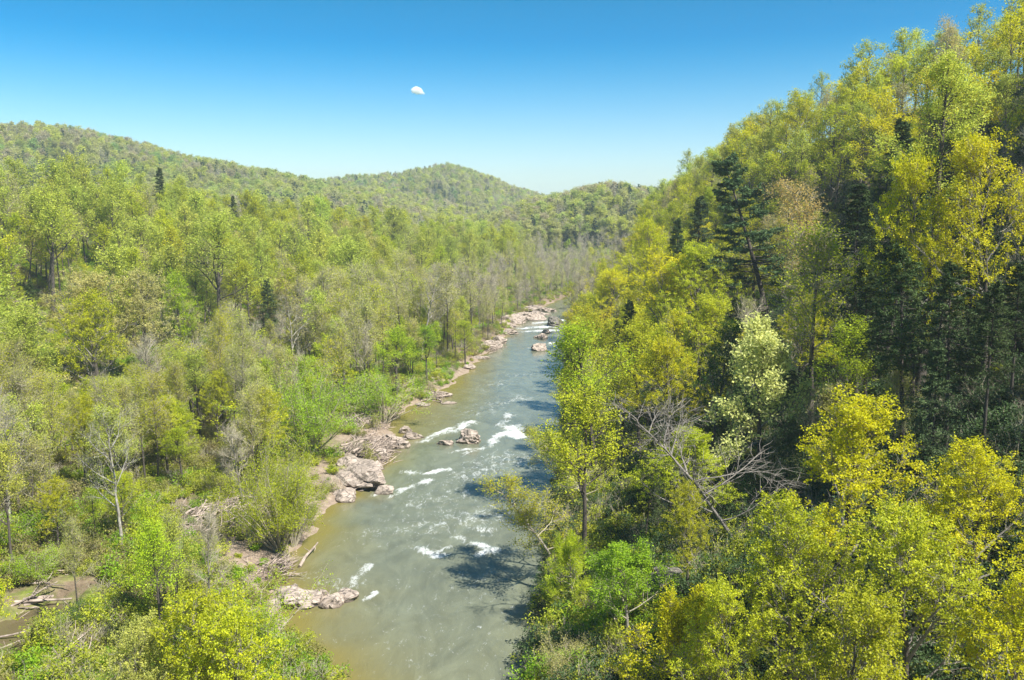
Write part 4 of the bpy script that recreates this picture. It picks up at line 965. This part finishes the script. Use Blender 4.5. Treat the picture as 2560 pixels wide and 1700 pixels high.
WIN = {0: 1.3, 1: 1, 2: .8, 3: 1, 6: .5, 7: .9, 9: .7, 10: .6, 16: 1.1, 17: .9, 22: .8, 24: .8, 28: 1, 29: .8, 30: .9, 32: .8, 38: .7, 43: .8, 45: .7, 46: .8, 49: .8, 52: .9, 54: 1, 55: .9, 58: 1, 59: 1, 61: .9, 62: .9, 63: .8, 64: .8, 66: .8, 67: .8, 65: 1, 68: 1, 69: 1}
DARK = (1960, 2400, 500, 1080)
out = []
for i, p in enumerate(POS):
    if i >= NK:
        cu, cv, dp = project(p[0], p[1], p[2] + p[3] * .62); tu, tv, dp = project(p[0], p[1], p[2] + p[3])
        bad = p[5] in ('oak', 'poplar', 'budding') and DARK[0] < cu < DARK[1] and DARK[2] < cv < DARK[3] and r.random() < .95
        bad |= p[1] < 191 and 1630 < cu < 1800 and 440 < cv < 740 and p[0] > 0
        bad |= p[1] < 103 and p[0] < -30 and -60 < cu < 160 and 1310 < cv < 1520
        hw = p[3] * .3 * FPX / S / dp
        for k in WIN:
            q = POS[k]
            if q[1] <= p[1] or abs(q[1] - p[1]) > 130: continue
            ku, kt, kd = project(q[0], q[1], q[2] + q[3]); _, kb, _ = project(q[0], q[1], q[2] + q[3] * .22)
            w2 = q[3] * .28 * q[4] * WIN[k] * FPX / S / kd
            if abs(cu - ku) < w2 + hw * .5 and tv < kb - (kb - kt) * .25: bad = True; break
        for k in (16, 17, 18, 22, 23, 24, 25, 28, 32, 33, 34, 61, 54, 55, 58, 59):       # these stand in the sun: nothing tall between it and them
            q = POS[k]; ax, ay = p[0] - q[0], p[1] - q[1]
            al = ax * math.sin(SUN_AZ) + ay * math.cos(SUN_AZ); ac = abs(ax * math.cos(SUN_AZ) - ay * math.sin(SUN_AZ))
            if 0 < al < 24 and ac < 7 and p[2] + p[3] > q[2] + q[3] * .4 + al * math.tan(SUN_EL): bad = True
        if bad: continue
    out.append(p)
POS = out
# which trees show largest: a coarse front-to-back count of the picture cells each crown is first or second to cover
GW, GH = 296, 196
cover = np.zeros((GH, GW), np.float32)
dist = np.array([math.hypot(p[1], p[0]) for p in POS]); order = np.argsort(dist)
show = np.zeros(len(POS))
RADF = {'oak': .38, 'maple': .5, 'poplar': .24, 'tulip': .15, 'budding': .28, 'bare': .3, 'sycamore': .32, 'hemlock': .2, 'hemlock_tall': .2, 'snag': .08, 'pine': .2, 'leaning': .42, 'dead': .4, 'cream': .45, 'bush': .6, 'willow': .6}
for i in order:
    x, y, z, H, wd, kind, col, ki = POS[i]
    cu, cv, dp = project(x, y, z + H * 0.64)
    cu, cv = cu / 2361 * GW, cv / 1568 * GH; k = FPX / S / 2361 * GW / dp
    ru = H * RADF[kind] * wd * k * 0.9; rv = H * 0.34 * k
    a0, a1, b0, b1 = int(cu - ru), int(cu + ru) + 1, int(cv - rv), int(cv + rv) + 1
    a0, b0 = max(a0, 0), max(b0, 0); a1, b1 = min(a1, GW), min(b1, GH)
    if a0 >= a1 or b0 >= b1: continue
    jj, ii = np.mgrid[b0:b1, a0:a1]
    e = ((ii + .5 - cu) / max(ru, .3)) ** 2 + ((jj + .5 - cv) / max(rv, .3)) ** 2 < 1.0
    c = cover[b0:b1, a0:a1]
    show[i] = (np.clip(1.0 - c, 0, 1) * e).sum()
    c += e * (0.85 if kind not in ('bare', 'budding', 'dead', 'sycamore') else 0.4)
show[:NK] += 1e6
rank = np.argsort(-show)
MAXT = 300
chosen = [i for i in rank[:MAXT] if show[i] > 6]
chosen_set = set(chosen)

# landmarks along the river, for the labels
MARKS = [(0, 104, 'the near chain of rocks'), (104, 130, 'the shaded pool'), (130, 158, 'the huge pink slab'), (158, 185, 'the midstream boulder'), (185, 225, 'the olive shallows'),
         (225, 280, 'the river bend'), (280, 345, 'the brushy ledge'), (345, 420, 'the lone pale boulder'), (420, 520, 'the far rapids'), (520, 900, 'the far valley floor')]
ORD = ['first', 'second', 'third', 'fourth', 'fifth', 'sixth', 'seventh', 'eighth', 'ninth', 'tenth', 'eleventh', 'twelfth', 'thirteenth', 'fourteenth', 'fifteenth', 'sixteenth', 'seventeenth', 'eighteenth',
       'nineteenth', 'twentieth', 'twenty-first', 'twenty-second', 'twenty-third', 'twenty-fourth', 'twenty-fifth', 'twenty-sixth', 'twenty-seventh', 'twenty-eighth', 'twenty-ninth', 'thirtieth']
def zone(p):
    x, y = p[0], p[1]
    if x > float(xr(y)) - .5: return 'steep slope'
    return 'wooded flat' if float(xl(y)) - x < 62 else 'low spur'
buckets = {}
for i in chosen:
    if POS[i][7] >= 0: continue
    p = POS[i]; mk = [m for a, b, m in MARKS if a <= p[1] < b][0]
    away = min(abs(p[0] - float(xl(p[1]))), abs(p[0] - float(xr(p[1]))))
    buckets.setdefault((zone(p), mk, p[5], p[6]), []).append((away, i))
LABEL = {}
for (zn, mk, kind, col), lst in buckets.items():
    lst.sort()
    for j, (_, i) in enumerate(lst):
        o = ORD[j] if j < len(ORD) else 'last'
        c = '' if kind in ('bare', 'sycamore') else col + ' '
        LABEL[i] = f'{c}{FORM[kind]}, {o} from the water, {zn} by {mk}' if len(lst) > 1 else f'only {c}{FORM[kind]} on the {zn} by {mk}'
GROUP = {'steep slope': 'trees on the steep slope', 'wooded flat': 'trees on the wooded flat', 'low spur': 'trees on the low spur'}
rt = np.random.default_rng(21)
def jitter(col):
    c = np.array(COL[col]) * rt.uniform(0.86, 1.14) * (1 + rt.normal(0, 0.03, 3)); return c
for i in chosen:
    x, y, z, H, wd, kind, col, ki = POS[i]
    lod = 0 if (math.hypot(x, y) < 190 or ki >= 0 or (kind, 1) not in ARCH) else 1
    A = ARCH[(kind, lod)][int(rt.integers(len(ARCH[(kind, lod)])))]
    tr, limbs, cr = arch_meshes(A)
    zn = zone(POS[i])
    shrub = kind in ('bush', 'willow')
    root = link(NAME[kind], None, label=KEYS[ki][6] if ki >= 0 else LABEL[i], category='shrub' if shrub else 'tree', group=('shrubs' + GROUP[zn][5:]) if shrub else GROUP[zn])
    s = H / A.H; root.location = (x, y, z - 0.25)
    root.scale = (s * wd, s * wd, s)
    root.rotation_euler = (rt.normal(0, .05), rt.normal(0, .05), rt.normal(0, .25) if kind in ('pine', 'dead', 'leaning') else rt.uniform(0, 6.283))
    link('stems' if shrub else 'trunk', tr, root)
    near = math.hypot(x, y) < 135 and len(limbs) and not shrub
    if near:
        for lm in limbs: link('limb', lm, root)
        c = link('crown', cr, root)
    else:
        c = link('crown', crown_with_limbs(A) if len(limbs) else cr, root)
    c.color = (*jitter(col), 1)

# every other tree of the valley: one mass of forest
rest = [i for i in range(len(POS)) if i not in chosen_set]
kinds = []; archs = []; where = {}
for kl in [('oak', 1), ('poplar', 1), ('budding', 1), ('bare', 1), ('hemlock', 1), ('bush', 1), ('sycamore', 1)]:
    where[kl[0]] = list(range(len(archs), len(archs) + len(ARCH[kl]))); archs += ARCH[kl]
P_ = []; rz_ = []; sc_ = []; pk_ = []; cl_ = []
for i in rest:
    x, y, z, H, wd, kind, col, ki = POS[i]
    k = where[kind][int(rt.integers(len(where[kind])))]; s = H / archs[k].H
    P_.append((x, y, z - .3)); rz_.append(rt.uniform(0, 6.28)); sc_.append((s * wd, s * wd, s)); pk_.append(k); cl_.append(jitter(col))
o = stuff_instances('forest', archs, np.array(P_), np.array(rz_), np.array(sc_), np.array(pk_), np.array(cl_))
print('trees', len(POS), 'chosen', len(chosen), 'forest', len(rest), 'min show', min(show[i] for i in chosen))

# woods on the far hills
r = np.random.default_rng(31)
def scatter(x0, x1, y0, y1, st):
    X, Y = np.meshgrid(np.arange(x0, x1, st), np.arange(y0, y1, st)); X = (X + r.uniform(-.45, .45, X.shape) * st).ravel(); Y = (Y + r.uniform(-.45, .45, Y.shape) * st).ravel()
    Z = terrain(X, Y); u, v, d = project(X, Y, Z + 10); k = (u > -120) & (u < 2480)
    return X[k], Y[k], Z[k]
sets = [scatter(-420, 560, 700, 900, 7.0), scatter(-900, 250, 760, 1160, 10), scatter(-1150, 1100, 1160, 1800, 11), scatter(-560, -190, 330, 760, 8.0)]
X = np.concatenate([s[0] for s in sets]); Y = np.concatenate([s[1] for s in sets]); Z = np.concatenate([s[2] for s in sets])
lrx = np.interp(Y, LR[:, 0], LR[:, 1])
k = ((Y > 755) | (X < lrx - 22)) & ((X < xl(Y) - 3) | (X > xr(Y) + 3) | (Y > 645)); X, Y, Z = X[k], Y[k], Z[k]
pn = fbm(X / 60 + 11, Y / 60); pn2 = fbm(X / 130 + 50, Y / 130)
cols = []; pk = []; sc2 = []
far_cols = [((0.42, 0.49, 0.12), .30), ((0.48, 0.48, 0.17), .22), ((0.50, 0.53, 0.09), .18), ((0.47, 0.42, 0.24), .12), ((0.32, 0.45, 0.12), .18)]
for i in range(len(X)):
    pine = (pn[i] > 0.60 and r.random() < 0.45) or r.random() < 0.015
    if pine: pk.append(4); cols.append(np.array((0.04, 0.085, 0.045)) * r.uniform(.8, 1.3)); h = r.uniform(.8, 1.15)
    else:
        bare = r.random() < 0.22 + 0.5 * (pn2[i] - 0.5)
        pk.append(3 if bare else int(r.integers(3)))
        q = min(max(0.6 * r.random() + 0.4 * (pn2[i] - .2) / .6, 0), .999); a = 0
        for c, p in far_cols:
            a += p
            if q <= a: break
        cols.append(np.array(c) * r.uniform(.8, 1.2) if not bare else np.array((0.45, 0.42, 0.29)) * r.uniform(.8, 1.2)); h = r.uniform(.9, 1.3)
    sc2.append((h * r.uniform(1.0, 1.45), h * r.uniform(1.0, 1.45), h))
stuff_instances('hill_forest', ARCH[('puff', 2)] + ARCH[('puff_bare', 2)] + ARCH[('puff_pine', 2)], np.stack([X, Y, Z - .3], 1), r.uniform(0, 6.28, len(X)), np.array(sc2), np.array(pk), np.array(cols))
print('far', len(X))

# undergrowth
r = np.random.default_rng(41)
ug = [bush(400, H=1.6, nst=10, lod=1, lpt=7, lsize=0.20, n2=4, n3=3, clr=.16, twig=.4), bush(401, H=2.2, nst=9, lod=1, lpt=5, lsize=.24, n2=4, n3=3, clr=.2, twig=.5), bush(402, H=2.4, nst=16, lod=1, lpt=0, n2=6, n3=3, twig=.6),
      bush(403, H=0.7, nst=16, lod=2, lpt=5, lsize=.22, n2=3, n3=2, clr=.12, twig=.3)]
for A in ug: A.bark = A.twigm = 'bark_twig'; A.leafm = 'leaf_i'
n0 = 75000
Y = 45 + 580 * r.random(n0) ** 1.7; X = r.uniform(-1, 1, n0) * (Y * 0.75 + 15)
Z = terrain(X, Y); dl = xl(Y) - X; dr = X - xr(Y); u, v, d = project(X, Y, Z + 1)
tt, dd = seg_t(X, Y, POND_A, POND_B)
k = ((dl > 1.5) | (dr > .3)) & (u > -80) & (u < 2450) & (v < 1660) & (dd > 6.5)
bankz = (Y > 95) & (Y < 210) & (dl > 0) & (dl < np.where(Y > 138, 15, 9))
k &= ~(bankz & (r.random(n0) < .85))
bx, by = on_water(490, 1190, 2); k &= ~((np.hypot((X - bx) / 9, (Y - by) / 13) < 1) & (r.random(n0) < .8))
X, Y, Z, dl, dr = X[k], Y[k], Z[k], dl[k], dr[k]
pn = fbm(X / 11 + 31, Y / 11); m = len(X)
pk = r.choice(4, m, p=[.3, .2, .15, .35]); cols = np.zeros((m, 3))
flat = dl > 0
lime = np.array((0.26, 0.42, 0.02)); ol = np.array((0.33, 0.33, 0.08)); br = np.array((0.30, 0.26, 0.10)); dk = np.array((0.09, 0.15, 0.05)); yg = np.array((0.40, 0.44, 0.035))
shade = np.where((dr > 22) & (Y < 200), .30, 0.0)[:, None]  # hillside shade put into the undergrowth colours: bright greens give way to dark
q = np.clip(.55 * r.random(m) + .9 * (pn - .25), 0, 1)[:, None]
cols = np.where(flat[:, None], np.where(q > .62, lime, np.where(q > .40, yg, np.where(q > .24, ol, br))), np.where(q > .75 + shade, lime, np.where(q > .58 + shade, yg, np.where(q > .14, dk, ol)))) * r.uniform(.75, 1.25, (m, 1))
s = r.uniform(.55, 1.35, m)
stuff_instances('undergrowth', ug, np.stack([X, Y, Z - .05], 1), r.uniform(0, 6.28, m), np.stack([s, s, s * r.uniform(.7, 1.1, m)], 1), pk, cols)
print('undergrowth', m)

# ------------------------------------------------------------------ the one small cloud
import bmesh
m_ = bpy.data.materials.new('cloud_vapour'); m_.use_nodes = True; nt = m_.node_tree; nt.nodes.clear()
vo = nt.nodes.new('ShaderNodeVolumePrincipled'); vo.inputs['Color'].default_value = (1, 1, 1, 1); vo.inputs['Density'].default_value = 0.12; vo.inputs['Anisotropy'].default_value = 0.0
mo = nt.nodes.new('ShaderNodeOutputMaterial'); nt.links.new(vo.outputs[0], mo.inputs['Volume'])
bm = bmesh.new(); bmesh.ops.create_icosphere(bm, subdivisions=5, radius=1)
lob = [((-.55, 0, -.05), .42), ((-.2, .1, .2), .5), ((.2, -.1, .1), .5), ((.55, 0, -.1), .4), ((.85, .1, -.2), .22), ((0, 0, -.1), .5), ((-.8, 0, -.15), .25)]
for v in bm.verts:
    d = v.co.normalized(); far_ = 0.15
    for c, rr in lob:                                       # farthest point of the lobes along this direction
        c = Vector(c); b_ = d.dot(c); q = b_ * b_ - c.length_squared + rr * rr
        if q > 0: far_ = max(far_, b_ + math.sqrt(q))
    p = d * far_ * (1 + .3 * mnoise.noise(d * 2.3 + Vector((5, 2, 1))) + .16 * mnoise.noise(d * 6))
    v.co = Vector((p.x * 24, p.y * 20, p.z * 24 * (1 if p.z > 0 else .85)))
for f in bm.faces: f.smooth = True
me = bpy.data.meshes.new('cloud'); bm.to_mesh(me); bm.free(); me.materials.append(m_)
o = link('cloud', me, label='single tiny white cloud alone in the blue sky', category='cloud')
o.location = at_depth(962, 210, 4500); o.rotation_euler = (0, math.radians(8), .2); o.scale = (1.35, 1.35, 1.35)

# ------------------------------------------------------------------ the air of the valley
hm = bpy.data.materials.new('air'); hm.use_nodes = True; nt = hm.node_tree; nt.nodes.clear()
vo = nt.nodes.new('ShaderNodeVolumePrincipled'); vo.inputs['Color'].default_value = (0.74, 0.87, 1.0, 1); vo.inputs['Density'].default_value = 0.00016; vo.inputs['Anisotropy'].default_value = 0.2
mo = nt.nodes.new('ShaderNodeOutputMaterial'); nt.links.new(vo.outputs[0], mo.inputs['Volume'])
x0, x1, y0, y1, z0, z1 = -1700, 1300, -120, 6100, -6, 205
hv = [(a, b, c) for c in (z0, z1) for b in (y0, y1) for a in (x0, x1)]
hf = [(0, 2, 3, 1), (4, 5, 7, 6), (0, 1, 5, 4), (2, 6, 7, 3), (0, 4, 6, 2), (1, 3, 7, 5)]
link('haze', quad_mesh('haze', np.array(hv, float), np.array(hf), [hm]), kind='stuff')
